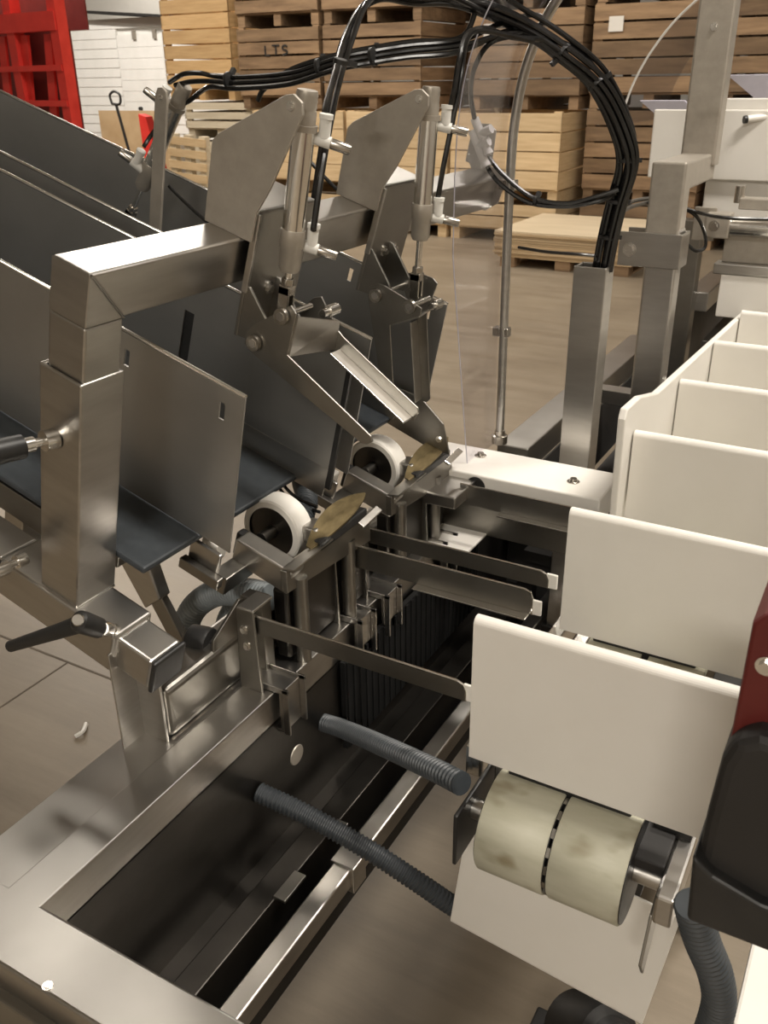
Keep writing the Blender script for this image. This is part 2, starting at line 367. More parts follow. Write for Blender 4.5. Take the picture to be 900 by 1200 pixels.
# ------------------------------------------------------------------ plywood stack on a pallet
pl = thing('pallet', 'low wooden pallet under the plywood stack', 'pallet', (-2.72, 8.57, 0))
for k in range(3):
    for j in range(3):
        MB().box((-.6+k*.53, -.6+j*.53, .018), (-.46+k*.53, -.46+j*.53, .09)).build('block', WOOD_D, pl)
for j in range(5): MB().box((-.62, -.61+j*.275, .09), (.62, -.49+j*.275, .108)).build('deck_board', WOOD_L, pl)
for k in range(3): MB().box((-.6+k*.53, -.6, 0), (-.46+k*.53, .6, .018)).build('bottom_board', WOOD_D, pl)
sheet = MB().box((-.66, -.62, 0), (.66, .62, .017)); first = None
for k in range(11):
    if first is None: o = first = sheet.build('plywood_sheet', PLYE)
    else: o = first.copy(); COL.objects.link(o)
    if k == 10: o.data = first.data.copy(); o.data.materials.clear(); o.data.materials.append(PLY)
    o.location = (-2.72+random.uniform(-.008, .008), 8.57+random.uniform(-.012, .012), .109+k*.0195)
    tag(o, 'pale plywood sheet on top of the stack on the floor' if k == 10 else 'plywood sheet number %s down in the edge-on stack on the pallet' % ['two','three','four','five','six','seven','eight','nine','ten','eleven'][9-k], 'plywood', 'plywood sheets')

# ------------------------------------------------------------------ white shed, left background
sh = thing('shed', 'white timber shed with lapped siding and a flush door', 'shed', (-12.4, 13.0, 0))
MB().box((-2.6, .05, 0), (2.2, 2.5, 2.55)).build('wall', SHED, sh)
zz = 0.0; k = 0
me = None
while zz < 2.5:
    hgt = .15
    for (x0, x1) in ((-1.45, -.30), (.78, 2.2)) if zz < 2.32 and zz > .2 else ((-1.45, 2.2),):
        MB().add([(x0,-.012,zz),(x1,-.012,zz),(x1,.05,zz),(x0,.05,zz),(x0,.0,zz+hgt),(x1,.0,zz+hgt),(x1,.05,zz+hgt),(x0,.05,zz+hgt)],
                 [(0,3,2,1),(4,5,6,7),(0,1,5,4),(1,2,6,5),(2,3,7,6),(3,0,4,7)]).build('siding_board', SHED, sh)
    zz += hgt
d = MB().box((-.28, -.02, .2), (.76, .04, 2.30)).build('door', SHED, sh)
for q in range(12): MB().add([(-.26,-.026,.24+q*.17),(.74,-.026,.24+q*.17),(.74,-.02,.24+q*.17),(-.26,-.02,.24+q*.17),(-.26,-.022,.24+q*.17+.165),(.74,-.022,.24+q*.17+.165),(.74,-.02,.24+q*.17+.165),(-.26,-.02,.24+q*.17+.165)],
                 [(0,3,2,1),(4,5,6,7),(0,1,5,4),(1,2,6,5),(2,3,7,6),(3,0,4,7)]).build('door_board', SHED, d)
for zh in (.12, .58): MB().box((zh, -.06, 2.22), (zh+.07, -.02, 2.36)).build('hinge', GREYMET, d)
MB().cyl((.12, -.08, 1.15), (.12, -.02, 1.15), .03).build('latch', BLACK, d)
MB().box((-1.72, -.06, 0), (-1.45, .02, 2.6)).build('corner_board', SHED, sh)
MB().box((-2.1, -.02, 0), (-1.95, .06, 2.9)).build('white_post', SHED, sh)
MB().add([(-2.2,-.25,2.75),(2.3,-.25,2.42),(2.3,2.6,2.42),(-2.2,2.6,2.75),(-2.2,-.25,2.79),(2.3,-.25,2.46),(2.3,2.6,2.46),(-2.2,2.6,2.79)],
         [(0,3,2,1),(4,5,6,7),(0,1,5,4),(1,2,6,5),(2,3,7,6),(3,0,4,7)]).build('roof_edge', DARKBOX, sh)
tag(MB().box((-12.9, 12.55, 0), (-11.3, 12.58, 1.13)).build('brown_board', TAN), 'brown board leaning upright against the foot of the white shed', 'board')
# pallet jack
pj = thing('pallet_jack', 'red pallet jack with black handle before the white shed', 'pallet jack', (-10.45, 11.2, 0))
MB().cyl((-.33, -.1, .2), (-.52, -.15, 1.28), .022).build('handle_bar', BLACK, pj)
MB().tube(spline([(-.60, -.15, 1.28), (-.62, -.15, 1.40), (-.52, -.15, 1.45), (-.42, -.15, 1.40), (-.44, -.15, 1.28), (-.60, -.15, 1.28)]), .018).build('grip', BLACK, pj)
MB().prism([(-.1, .2), (.22, .2), (.0, 1.10), (-.14, 1.14)], -.1, .05).build('mast', REDS, pj)
for q in (-.25, .15): MB().box((q, -.1, .06), (q+.15, 1.1, .14)).build('fork', REDS, pj)
for q in (-.12, .12): MB().cyl((q-.03, -.12, .1), (q+.03, -.12, .1), .1).build('wheel', BLACK, pj)
# small pale crates on their side behind the first cylinder
pc = thing('pallet', 'pale pallet standing on edge beside the grey slats', 'pallet', (-8.15, 9.3, .0), (0, .06, -.06))
for q in range(3): MB().box((-.32+q*.25, .0, 0), (-.22+q*.25, .09, .98)).build('stringer', WOOD_W, pc)
for q in range(7): MB().box((-.34, -.018, .02+q*.14), (.30, 0, .11+q*.14)).build('deck_board', WOOD_L, pc)
# red steel frame at the far left
rf = thing('red_steel_frame', 'red welded steel frame with cross rails at the far left', 'frame', (-10.0, 9.2, 0), (0, 0, -.1))
for x in (-3.2, -2.1, -1.05, -.12): MB().box((x, 0, 0), (x+.16, .16, 3.0)).build('post', REDS, rf)
for z in (.3, .80, 1.30, 1.72, 2.18): MB().box((-3.2, -.02, z), (0.02, .10, z+(.22 if z > 2 else .07))).build('rail', REDS, rf)
for q in range(6): MB().add([(-3.1+q*.5,.06,.3),(-2.95+q*.5,.06,.3),(-2.95+q*.5,.1,.3),(-3.1+q*.5,.1,.3),(-2.85+q*.5,.06,2.15),(-2.70+q*.5,.06,2.15),(-2.70+q*.5,.1,2.15),(-2.85+q*.5,.1,2.15)],
    [(0,3,2,1),(4,5,6,7),(0,1,5,4),(1,2,6,5),(2,3,7,6),(3,0,4,7)]).build('brace', REDS, rf)
MB().box((-3.2, .2, .3), (0, .22, 2.2)).build('back_sheet', REDP, rf)
MB().box((-3.2, .5, 2.2), (0, .52, 3.0)).build('upper_sheet', REDP, rf)

# ================================================================== inclined infeed (local axes: x down the slope, y across, z off the belt)
inf = inc('infeed_conveyor', 'inclined infeed conveyor with dark belt and upright steel lane dividers', 'conveyor')
MB().box((-1.9, .824, -.012), (0, 1.70, 0)).build('belt', BELT, inf, .004)
MB().box((-1.9, .828, -.05), (-.15, .835, -.014)).build('side_rail', STEEL, inf, .002)
MB().box((-1.9, .823, -.062), (-.14, .829, -.014)).build('edge_strip', STEEL_D, inf, .001)
MB().box((-1.9, .836, -.045), (-.06, 1.69, -.014)).build('belt_bed', STEEL_D, inf, .002)
MB().box((-1.9, .745, -.118), (-.20, .812, -.062)).build('frame_tube', STEEL, inf, .004, 3)
MB().box((-.35, .88, -.30), (-.305, .925, -.045)).build('strut', STEEL, inf, .003)
MB().prism([(-.19,-.10), (-.077,-.205), (-.05,-.167), (-.13,-.045)], .94, .968).build('strut', STEEL, inf, .003)
MB().prism([(-.075,-.19), (.07,-.33), (.095,-.31), (-.055,-.165)], .946, .962).build('strut', STEEL_D, inf, .002)
def divider(y, slots, x0=-1.9, fold=False, gap=None):
    b = MB(); holes = []; xs = [x0, .035]; zs = [.004, .268]
    for (sx, sz) in slots:
        xs += [sx-.005, sx+.005]; zs += [sz-.013, sz+.013]; holes.append((sx-.005, sx+.005, sz-.013, sz+.013))
    if gap:
        xs += gap[:2]; zs += gap[2:]; holes.append(tuple(gap))
    xs = sorted(set(xs)); zs = sorted(set(zs))
    return b.cells(xs, zs, y-.0015, y+.0015, holes, shear=.10, zref=.268)
HEMR = .003
for y, sl, gp in ((.945, [(-.003, .228), (-.18, .227)], None), (1.22, [], [-.300, -.278, .07, .19]), (1.29, [], None), (1.58, [(-.002, .236), (-.185, .236)], None)):
    o = divider(y, sl, gap=gp).build('divider_plate', SHEET, inf)
    MB().cyl((-1.9, y, .268), (.035, y, .268), .0034, n=8).build('rolled_edge', SHINY, o)
    if y in (1.22, 1.58):
        MB().add([(-.7,y-.002,.040),(.055,y-.002,.040),(.060,y-.009,-.012),(-.7,y-.009,-.012),(-.7,y,.040),(.055,y,.040),(.060,y-.006,-.012),(-.7,y-.006,-.012)],
                 [(0,1,2,3),(7,6,5,4),(0,4,5,1),(1,5,6,2),(2,6,7,3),(3,7,4,0)]).build('lower_flange', STEEL, o)
MB().box((-.303, 1.2225, .065), (-.275, 1.2265, .195)).build('slot_shade', BLACK, inf)  # black piece standing in for the shade behind the slit
# black strip along the end of the second divider, angle lug where the last divider is bolted down
MB().add([(.038,1.217,.262),(.046,1.217,.262),(.068,1.217,.004),(.058,1.217,.004),(.038,1.224,.262),(.046,1.224,.262),(.068,1.224,.004),(.058,1.224,.004)],
         [(0,1,2,3),(7,6,5,4),(0,4,5,1),(1,5,6,2),(2,6,7,3),(3,7,4,0)]).build('black_end_strip', BLACK, inf)
MB().prism([(-.10, .06), (.05, .075), (.115, .045), (.150, -.012), (.10, -.02), (-.10, -.01)], 1.555, 1.559).build('end_lug', STEEL_D, inf, .001)
hexbolt((.118, 1.555, .01), (0, -1, 0), .005, .004, parent=inf)

# ------------------------------------------------------------------ gate bridge: post, beam, gussets, clamps
br = inc('gate_bridge', 'square tube stainless bridge with mitred post standing over the infeed lanes', 'frame')
MB().box((-.20, .74, -.131), (.031, .818, -.061)).build('clamp_sleeve', STEEL, br, .005, 3)
it = MB().box((-.19, .748, -.124), (.095, .810, -.068)).build('inner_tube', STEEL, br, .005, 3)
MB().box((.095, .746, -.126), (.104, .812, -.066)).build('end_cap', BLACK, it, .004, 3)
def lean(pts): return pts
def leaning_tube(x0, x1, dx, y0, y1, z0, z1, hollow=0):
    b = MB()
    vs = [(x0,y0,z0),(x1,y0,z0),(x1,y1,z0),(x0,y1,z0),(x0+dx,y0,z1),(x1+dx,y0,z1),(x1+dx,y1,z1),(x0+dx,y1,z1)]
    if not hollow: return b.add(vs, [(0,3,2,1),(4,5,6,7),(0,1,5,4),(1,2,6,5),(2,3,7,6),(3,0,4,7)])
    h = hollow; ins = [(x0+h,y0+h,z0),(x1-h,y0+h,z0),(x1-h,y1-h,z0),(x0+h,y1-h,z0),(x0+dx+h,y0+h,z1),(x1+dx-h,y0+h,z1),(x1+dx-h,y1-h,z1),(x0+dx+h,y1-h,z1)]
    b.add(vs+ins, [(0,1,5,4),(1,2,6,5),(2,3,7,6),(3,0,4,7),(9,8,12,13),(10,9,13,14),(11,10,14,15),(8,11,15,12),
                   (4,5,13,12),(5,6,14,13),(6,7,15,14),(7,4,12,15)])
    return b
sl = leaning_tube(-.121, -.048, -.027, .747, .822, -.062, .293, .005).build('post_sleeve', STEEL, br, .0025, 2)
leaning_tube(-.129, -.067, -.0145, .753, .816, .10, .366).build('post', STEEL, br, .003, 2)
MB().add([(-.1435,.753,.366),(-.0815,.753,.366),(-.0815,.816,.366),(-.1435,.816,.366),(-.1435,.753,.436),(-.0815,.753,.436)],
         [(0,1,5,4),(0,3,2,1),(1,2,5),(0,4,3),(4,5,2,3)]).build('post_head', STEEL, br, .0015)
MB().add([(-.1435,.753,.436),(-.0815,.753,.436),(-.0815,.816,.367),(-.1435,.816,.367),(-.1435,1.95,.436),(-.0815,1.95,.436),(-.0815,1.95,.367),(-.1435,1.95,.367)],
         [(0,1,2,3),(0,4,5,1),(1,5,6,2),(2,6,7,3),(3,7,4,0),(4,7,6,5)]).build('cross_beam', STEEL, br, .004, 3)
MB().tube([(-.0808,.754,.435),(-.0808,.785,.4015),(-.0808,.816,.367)], .0016, 6).build('weld_bead', STEEL_D, br)
MB().tube([(-.048,.749,-.061),(-.048,.785,-.0605),(-.048,.820,-.061)], .0022, 6).build('weld_bead', SHINY, br)
# gussets carrying the cylinders, one per lane, and the bracket plates clamped to the beam
GUS = [(-.150,.436), (-.157,.545), (-.150,.556), (-.055,.637), (-.043,.642), (-.028,.636), (-.024,.622), (-.052,.515), (-.066,.478), (-.066,.436)]
for k in range(2):
    y = 1.04+.35*k
    g = MB().prism(GUS, y-.0025, y+.0025).build('gusset_plate', GREYMET, br, .001)
    hexbolt((-.043, y-.0025, .627), (0, -1, 0), .004, .003, 'pivot_bolt', parent=g)
    p = MB().box((-.072, 1.045+.35*k, .29), (-.066, 1.185+.35*k, .480)).build('bracket_plate', STEEL_D, br, .001)
    MB().box((-.150, 1.043+.35*k, .474), (-.066, 1.187+.35*k, .480)).build('bracket_top', STEEL, p, .001)
    MB().box((-.072, 1.043+.35*k, .36), (-.062, 1.049+.35*k, .476)).build('bracket_lip', STEEL, p, .001)
    MB().prism([(-.072,.29), (-.072,.37), (-.060,.37), (-.010,.325), (-.005,.308), (-.014,.296), (-.03,.294)], 1.046+.35*k, 1.051+.35*k).build('pivot_ear', STEEL_D, p, .001)
    MB().prism([(-.072,.29), (-.072,.37), (-.060,.37), (-.010,.325), (-.005,.308), (-.014,.296), (-.03,.294)], 1.12+.35*k, 1.125+.35*k).build('pivot_ear', STEEL_D, p, .001)
    for q in (1.104, 1.139): hexbolt((-.066, q+.35*k, .356), (1, 0, 0), .0065, .006, parent=p)
eb = MB().prism([(-.170,.44), (-.176,.50), (-.165,.523), (-.14,.530), (-.122,.522), (-.108,.45), (-.066,.45), (-.066,.385), (-.09,.358), (-.112,.358), (-.125,.40), (-.16,.44)], 1.95, 1.955).build('end_bracket', STEEL, br, .001)
hexbolt((-.10, 1.95, .372), (0, -1, 0), .004, .003, parent=eb)
# clamping levers
lv = MB().lathe((0.026, 0.744, -0.05), (0.035, 0.708, -0.018), [(0, .0085), (.3, .0085), (.32, .006), (.5, .006), (.52, .010), (.8, .011), (1, .009)], 16).build('clamp_boss', SHINY, br)
h = MB(); h.lathe((0.029, 0.715, -0.028), (0.016, 0.678, 0.004), [(0,.011),(.15,.0145),(.75,.0155),(.92,.0145),(1,.010)], 18)
h.tube(spline([(0.013, 0.686, -0.011), (-0.013, 0.68, -0.037), (-0.053, 0.674, -0.077), (-0.091, 0.668, -0.115)], 6), [.0125-.00022*i for i in range(19)], 12)
hd = h.build('lever_handle', BLACK, br)
MB().lathe((0.021, 0.676, 0.009), (0.027, 0.668, 0.019), [(0,.0085),(.7,.0085),(1,.007)], 18).build('screw_head', SHINY, hd)
lv2 = MB().lathe((-.112, .748, .196), (-.125, .690, .196), [(0, .014), (.30, .014), (.31, .006), (.52, .006), (.53, .010), (.78, .010), (.8, .008), (1, .008)], 16).build('clamp_boss', SHINY, br)
MB().cyl((-.122, .702, .196), (-.150, .58, .196), .016, .017, 18).build('lever_handle', BLACK, br)
MB().lathe((-.150, .742, -.030), (-.152, .690, -.028), [(0, .010), (.3, .010), (.31, .006), (.6, .006), (.62, .012), (1, .012)], 14).build('clamp_boss', SHINY, br)
MB().lathe((-.152, .705, -.028), (-.185, .655, -.028), [(0, .010), (.2, .0165), (.8, .0165), (1, .012)], 16).build('lever_knob', BLACK, br)

# ------------------------------------------------------------------ pneumatic cylinders
def cylinder(label, top, bot, y, rod_len, side=1):
    t = inc('pneumatic_cylinder', label, 'cylinder', 'air cylinders over the lanes')
    T = Vector((top[0], y, top[1])); B = Vector((bot[0], y, bot[1])); d = (B-T).normalized()
    at = lambda s: T+d*s
    L = (B-T).length
    c = MB().lathe(at(-.004), at(.040), [(0,.0135),(.12,.0150),(.2,.0142),(.28,.0150),(.36,.0142),(.44,.0150),(.52,.0142),(.6,.0152),(1,.0152)], 22).build('end_cap', GREYMET, t)
    MB().cyl(at(.038), at(.046), .0185, n=22).build('clamp_ring', GREYMET, t)
    MB().cyl(at(.044), at(.178), .0158, n=24).build('barrel', SHINY, t)
    MB().lathe(at(.176), at(.236), [(0,.0175),(.05,.0182),(.38,.0182),(.42,.0165),(.9,.0160),(1,.013)], 22).build('end_cap', GREYMET, t)
    MB().cyl(at(.234), at(.236+rod_len), .0055, n=14).build('rod', SHINY, t)
    r0 = .236+rod_len
    cl = MB(); cl.lathe(at(r0-.012), at(r0), [(0,.010),(1,.010)], 6); M = Matrix.Translation(at(r0+.022)) @ d.to_track_quat('Z', 'X').to_matrix().to_4x4()
    cl.box((-.009,-.009,-.022), (.009,-.005,.022), M); cl.box((-.009,.005,-.022), (.009,.009,.022), M); cl.box((-.009,-.009,-.024), (.009,.009,-.010), M)
    cl.build('clevis', NICKEL, t, .001)
    if side:
        n = Vector((-d.z, 0, d.x)); n = n if n.x*side > 0 else -n
        for s, off in ((.052, .0), (.196, .0)):
            p = at(s)+Vector((0, .008*side, 0)); dr = (n*.75+Vector((0, .35*side, -.12 if side > 0 else .1))).normalized()
            e = MB(); e.cyl(p, p+dr*.034, .0082, n=16); e.cyl(p+dr*.024-d*.004, p+dr*.024-d*.030, .0082, n=16)
            e.cyl(p+dr*.024-d*.028, p+dr*.024-d*.034, .0095, n=16)
            eo = e.build('elbow_fitting', WHITE_F, t)
            MB().lathe(p+dr*.034, p+dr*.062, [(0,.0066),(.1,.0072),(.9,.0072),(1,.006)], 14).build('exhaust_plug', NICKEL, eo)
    return t
cylinder('nearest air cylinder, upright on the first tan gusset over the front lane, rod drawn in', (-.049, .640), (-.012, .335), 1.078, .022)
cylinder('second air cylinder on the farther tan gusset, long thin rod pushed out', (-.046, .640), (.030, .318), 1.428, .058)
cylinder('leaning air cylinder at the upper left beside a flat upright bar', (-.574, .474), (-.690, .140), 1.475, .060, -1)
sb = inc('support_bar', 'flat upright steel bar holding the leaning upper left cylinder', 'bar')
MB().prism([(-.556,.06), (-.592,.455), (-.588,.470), (-.578,.474), (-.567,.470), (-.562,.455), (-.528,.06)], 1.415, 1.421).build('bar', GREYMET, sb, .001)
hexbolt((-.578, 1.415, .455), (0, -1, 0), .004, .003, 'pivot_bolt', parent=sb)
MB().box((-.555, 1.30, .06), (-.53, 1.42, .09)).build('foot', STEEL, sb, .001)

# ------------------------------------------------------------------ hinged gates; local origin at the pivot
def gate(label, y, ang):
    t = inc('gate_flap', label, 'gate', 'hinged gates on the bridge')
    piv = Vector((-.017, y, .308)); R = Matrix.Rotation(INC, 4, 'Y')
    t.location = Vector(ORG)+(R @ piv); t.rotation_euler = (0, INC+ang, 0)
    SIDE = [(-.018,.010), (-.012,.020), (.045,.078), (.056,.070), (.056,.006), (.216,-.046), (.221,-.053), (.214,-.061), (.206,-.064), (-.004,-.018), (-.018,-.010)]
    FAR = [(-.012,.02), (.006,.046), (.018,.052), (.060,.014), (.072,.008), (.222,-.040), (.226,-.048), (.222,-.062), (.212,-.068), (.05,-.022), (-.004,-.018), (-.018,-.006)]
    a = MB().prism(SIDE, 0, .003).build('side_plate', STEEL_D, t, .0006)
    b = MB().prism(FAR, .127, .130).build('side_plate', STEEL_D, t, .0006)
    MB().add([(.056,.003,.066),(.056,.127,.030),(.060,.127,-.016),(.056,.003,.004),(.059,.003,.066),(.059,.127,.030),(.063,.127,-.016),(.059,.003,.004)],
             [(0,1,2,3),(7,6,5,4),(0,4,5,1),(1,5,6,2),(2,6,7,3),(3,7,4,0)]).build('cross_web', STEEL, t)
    # inward flanges along the lower edge of both arms
    for (y0, y1, nm) in ((.100, .127, .0), ):
        P = [(.070, -.012), (.218, -.058)]
        MB().add([(P[0][0],y0,P[0][1]),(P[1][0],y0,P[1][1]),(P[1][0],y1,P[1][1]),(P[0][0],y1,P[0][1]),(P[0][0],y0,P[0][1]-.003),(P[1][0],y0,P[1][1]-.003),(P[1][0],y1,P[1][1]-.003),(P[0][0],y1,P[0][1]-.003)],
                 [(0,3,2,1),(4,5,6,7),(0,1,5,4),(1,2,6,5),(2,3,7,6),(3,0,4,7)]).build('flange', STEEL, t, .0006)
    MB().cyl((.0, -.006, 0), (.0, .136, 0), .0045, n=12).build('pivot_pin', SHINY, t)
    for (x, z) in ((0, 0), (.036, .058)):
        hexbolt((x, 0, z), (0, -1, 0), .007, .006, parent=t)
        MB().lathe((x, -.002, z), (x, -.007, z), [(0, .0125), (1, .0115)], 18).build('washer', NICKEL, t)
    MB().lathe((.052, .080, .050), (.052, .118, .050), [(0, .006), (.35, .006), (.36, .009), (1, .009)], 12).build('stop_stud', SHINY, t)
    MB().cyl((.036, .003, .058), (.036, .07, .058), .0045, n=12).build('clevis_pin', SHINY, t)
    return t
gate('raised steel gate arm on the nearer cylinder, reaching over the front lane', 1.022, 0)
gate('lowered steel gate arm hanging down on the second cylinder', 1.372, math.radians(51))

# ================================================================== drop wheels and cradles at the lane ends (world axes)
def wheel_unit(first=None):
    if first: return dup(first, 'bent steel cradle with white drop wheel and brass leaf spring at the farther lane end', (-.004, .35, -.012))
    ct = thing('drop_cradle', 'bent steel cradle with white drop wheel and brass leaf spring at the front lane end', 'cradle', (0, 0, 0), group='cradles at the lane ends')
    wx, wy, wz = -.862, 1.125, .897
    wt = MB().lathe((wx,wy-.022,wz), (wx,wy+.022,wz), [(0,.046),(0,.056),(.06,.059),(.94,.059),(1,.056),(1,.046)], 44, cap=False).build('wheel', WHITE, ct, label='white plastic wheel with dark hub')
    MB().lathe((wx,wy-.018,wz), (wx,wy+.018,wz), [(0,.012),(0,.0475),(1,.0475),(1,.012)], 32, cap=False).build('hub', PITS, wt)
    MB().cyl((wx,wy-.05,wz), (wx,wy+.05,wz), .011, n=16).build('axle', STEEL_D, wt)
    M = Matrix.Translation((-.872, 1.022, .919)) @ Matrix.Rotation(INC, 4, 'Y')
    MB().box((0, .0, -.046), (.116, .036, 0), M).build('arm_tube', STEEL, ct, .003)
    MB().box((-.02, .03, -.06), (.03, .05, -.012), M).build('motor_block', DARKBOX, ct, .004)
    MB().box((-.045, -.03, -.045), (-.012, .0, -.008), M).build('white_block', WHITE, ct, .003)
    MB().box((-.045, -.06, -.035), (.015, -.052, .005), M).build('side_lug', STEEL, ct, .002)
    MB().box((-.05, -.075, -.05), (.03, -.06, -.03), M).build('side_lug', STEEL_D, ct, .002)
    MB().box((.0, -.05, -.075), (.03, .03, -.04), M).build('foot_block', STEEL_D, ct, .002)
    b = MB().add([(-.778,1.012,.850),(-.766,1.012,.850),(-.758,1.262,.834),(-.770,1.262,.834),(-.778,1.012,.890),(-.766,1.012,.890),(-.758,1.262,.888),(-.770,1.262,.888)],
                 [(0,3,2,1),(4,5,6,7),(0,1,5,4),(1,2,6,5),(2,3,7,6),(3,0,4,7)]).build('cross_bar', STEEL_D, ct, .001)
    MB().add([(-.776,1.015,.890),(-.752,1.015,.893),(-.752,1.13,.897),(-.776,1.13,.893),(-.776,1.015,.893),(-.752,1.015,.896),(-.752,1.13,.900),(-.776,1.13,.896)],
                 [(0,3,2,1),(4,5,6,7),(0,1,5,4),(1,2,6,5),(2,3,7,6),(3,0,4,7)]).build('ledge', STEEL, b)
    MB().box((-.815, 1.115, .885), (-.776, 1.16, .915)).build('stop_block', STEEL, ct, .006, 3)
    lf = MB(); n = 14; vs = []; fs = []                 # curved brass leaf: cambered and pointed at its far end
    for i in range(n+1):
        u = i/n; yy = 1.085+.185*u; wd = .019*math.sin(PI*min(1, .03+u*.97))**.75+.001; zz = .900+.024*u+.010*math.sin(PI*u)
        for sx in (-1, 1): vs.append((-.772+sx*wd, yy, zz-.35*sx*wd)); 
    for i in range(n+1): 
        for sx in (0, 1): p = vs[i*2+sx]; vs.append((p[0], p[1], p[2]-.003))
    o = 2*(n+1)
    for i in range(n):
        a = i*2; fs += [(a,a+1,a+3,a+2),(o+a+2,o+a+3,o+a+1,o+a),(a,a+2,o+a+2,o+a),(a+1,o+a+1,o+a+3,a+3)]
    fs += [(0,o,o+1,1),(2*n,2*n+1,o+2*n+1,o+2*n)]
    lf.add(vs, fs, smooth=True).build('leaf_spring', BRASS, ct, label='tarnished brass leaf spring')
    MB().box((-.772,1.10,.888), (-.756,1.25,.906)).build('spring_seat', BLACK, ct, .003)
    M2 = Matrix.Translation((-.742, 1.235, .897)) @ Matrix.Rotation(.10, 4, 'X') @ Matrix.Rotation(.5, 4, 'Y')
    MB().box((-.007,-.032,-.003), (.007,.032,.003), M2).build('clip_strip', SHINY, ct, .001)
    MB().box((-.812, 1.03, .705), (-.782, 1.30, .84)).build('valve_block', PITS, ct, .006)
    for yy in (1.05, 1.20): MB().cyl((-.768, yy, .70), (-.768, yy, .862), .013, n=14).build('stand_post', STEEL_D, ct)
    return ct
W2 = wheel_unit(wheel_unit())

# ------------------------------------------------------------------ transfer arms reaching to the white paddles
def arm(label, y, x0, x1, z1, hgt, shelf=None, face=-1):
    t = thing('transfer_arm', label, 'arm', (0, 0, 0), group='transfer arms')
    r = .014
    poly = [(x0, z1-hgt), (x0, z1), (x1-r, z1), (x1-r*.3, z1-r*.3), (x1, z1-r), (x1, z1-hgt)]
    MB().prism(poly, y-.0015, y+.0015).build('blade', STEEL_D, t, .0005)
    MB().tube([(x0, y, z1), (x1-r, y, z1), (x1-r*.3, y, z1-r*.3), (x1, y, z1-r), (x1, y, z1-hgt)], .0021, 6).build('ground_edge', SHINY, t)
    if shelf:
        MB().box((shelf[0], y-.02, z1-hgt-.003), (shelf[1], y, z1-hgt)).build('shelf', SHINY, t, .0008)
    MB().box((x1-.004, y-.001, z1-hgt), (x1+.016, y+.004, z1-hgt+.028)).build('plastic_tip', WHITE, t, .002)
    return t
arm('nearest transfer arm, ending at the foot of the nearest white paddle', .945, -.79, -.418, .840, .030)
arm('wide steel transfer arm, front one of the middle pair', 1.22, -.765, -.426, .842, .044, (-.64, -.43))
arm('dark thin transfer arm, rear one of the middle pair', 1.29, -.80, -.425, .842, .030)
arm('farthest transfer arm, running from the far cradle behind the second paddle', 1.555, -.715, -.36, .842, .044, (-.625, -.42))
def bracket(label, y, lean_=0):
    t = thing('arm_bracket', label, 'bracket', (0, y, 0), group='arm brackets on the rail')
    MB().add([(-.818,-.004,.69),(-.772,-.004,.69),(-.778,-.004,.852),(-.812,-.004,.852),(-.818,0,.69),(-.772,0,.69),(-.778,0,.852),(-.812,0,.852)],
             [(0,3,2,1),(4,5,6,7),(0,1,5,4),(1,2,6,5),(2,3,7,6),(3,0,4,7)]).build('plate', STEEL_D, t, .002)
    MB().box((-.812, -.002, .848), (-.780, .05, .853)).build('top_bend', STEEL, t, .001)
    hexbolt((-.798, -.004, .815), (0, -1, 0), .005, .004, parent=t); hexbolt((-.795, -.004, .785), (0, -1, 0), .005, .004, parent=t)
    u = MB(); y0, y1 = .006, .058                       # U clamp round the rail, its two edges folded out
    u.box((-.825, y0, .701), (-.742, y1, .705)); u.box((-.748, y0, .628), (-.742, y1, .703)); u.box((-.825, y0, .624), (-.742, y1, .630))
    for q in (y0, y1-.004): u.box((-.742, q, .622), (-.730, q+.004, .712)); u.box((-.80, q, .704), (-.730, q+.004, .712))
    u.build('rail_clamp', STEEL, t, .001)
    return t
b0 = bracket('bracket and rail clamp holding the nearest transfer arm', .94)
dup(b0, 'bracket and rail clamp under the front arm of the middle pair', (0, .235, 0)); dup(b0, 'bracket and rail clamp under the rear arm of the middle pair', (0, .335, 0)); dup(b0, 'bracket and rail clamp under the farthest transfer arm', (0, .585, 0))

# ================================================================== machine base under the infeed
bs = thing('machine_base', 'stainless machine base with long side rail, front rail and dark pit', 'frame', (0, 0, 0))
MB().box((-.815, .462, .64), (-.757, 2.05, .70)).build('side_rail', STEEL, bs, .002)
MB().box((-.905, .40, .684), (-.816, 1.75, .690)).build('side_flange', STEEL, bs, .001)
MB().box((-1.10, .388, .62), (-.25, .468, .70)).build('front_rail', STEEL, bs, .004, 3)
MB().box((-1.10, .375, .60), (-.25, .390, .655)).build('front_lip', STEEL_D, bs, .003)
MB().box((-1.10, .370, .35), (-.25, .382, .60)).build('front_apron', STEEL_D, bs, .002)
hexbolt((-.665, .395, .70), (0, 0, 1), .004, .002, parent=bs)
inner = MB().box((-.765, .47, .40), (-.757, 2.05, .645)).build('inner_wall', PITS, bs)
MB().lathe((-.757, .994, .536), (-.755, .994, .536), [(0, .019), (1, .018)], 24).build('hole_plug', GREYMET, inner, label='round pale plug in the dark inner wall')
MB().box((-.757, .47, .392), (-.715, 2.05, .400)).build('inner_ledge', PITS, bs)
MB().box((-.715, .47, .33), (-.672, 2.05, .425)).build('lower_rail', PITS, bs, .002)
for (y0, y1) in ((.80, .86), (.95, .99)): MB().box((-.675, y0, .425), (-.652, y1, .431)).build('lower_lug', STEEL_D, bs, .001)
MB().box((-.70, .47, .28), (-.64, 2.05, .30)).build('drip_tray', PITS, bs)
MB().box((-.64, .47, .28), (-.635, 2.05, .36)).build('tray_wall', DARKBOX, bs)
MB().box((-.634, .47, .38), (-.600, 2.05, .42)).build('centre_rail', STEEL, bs, .003)
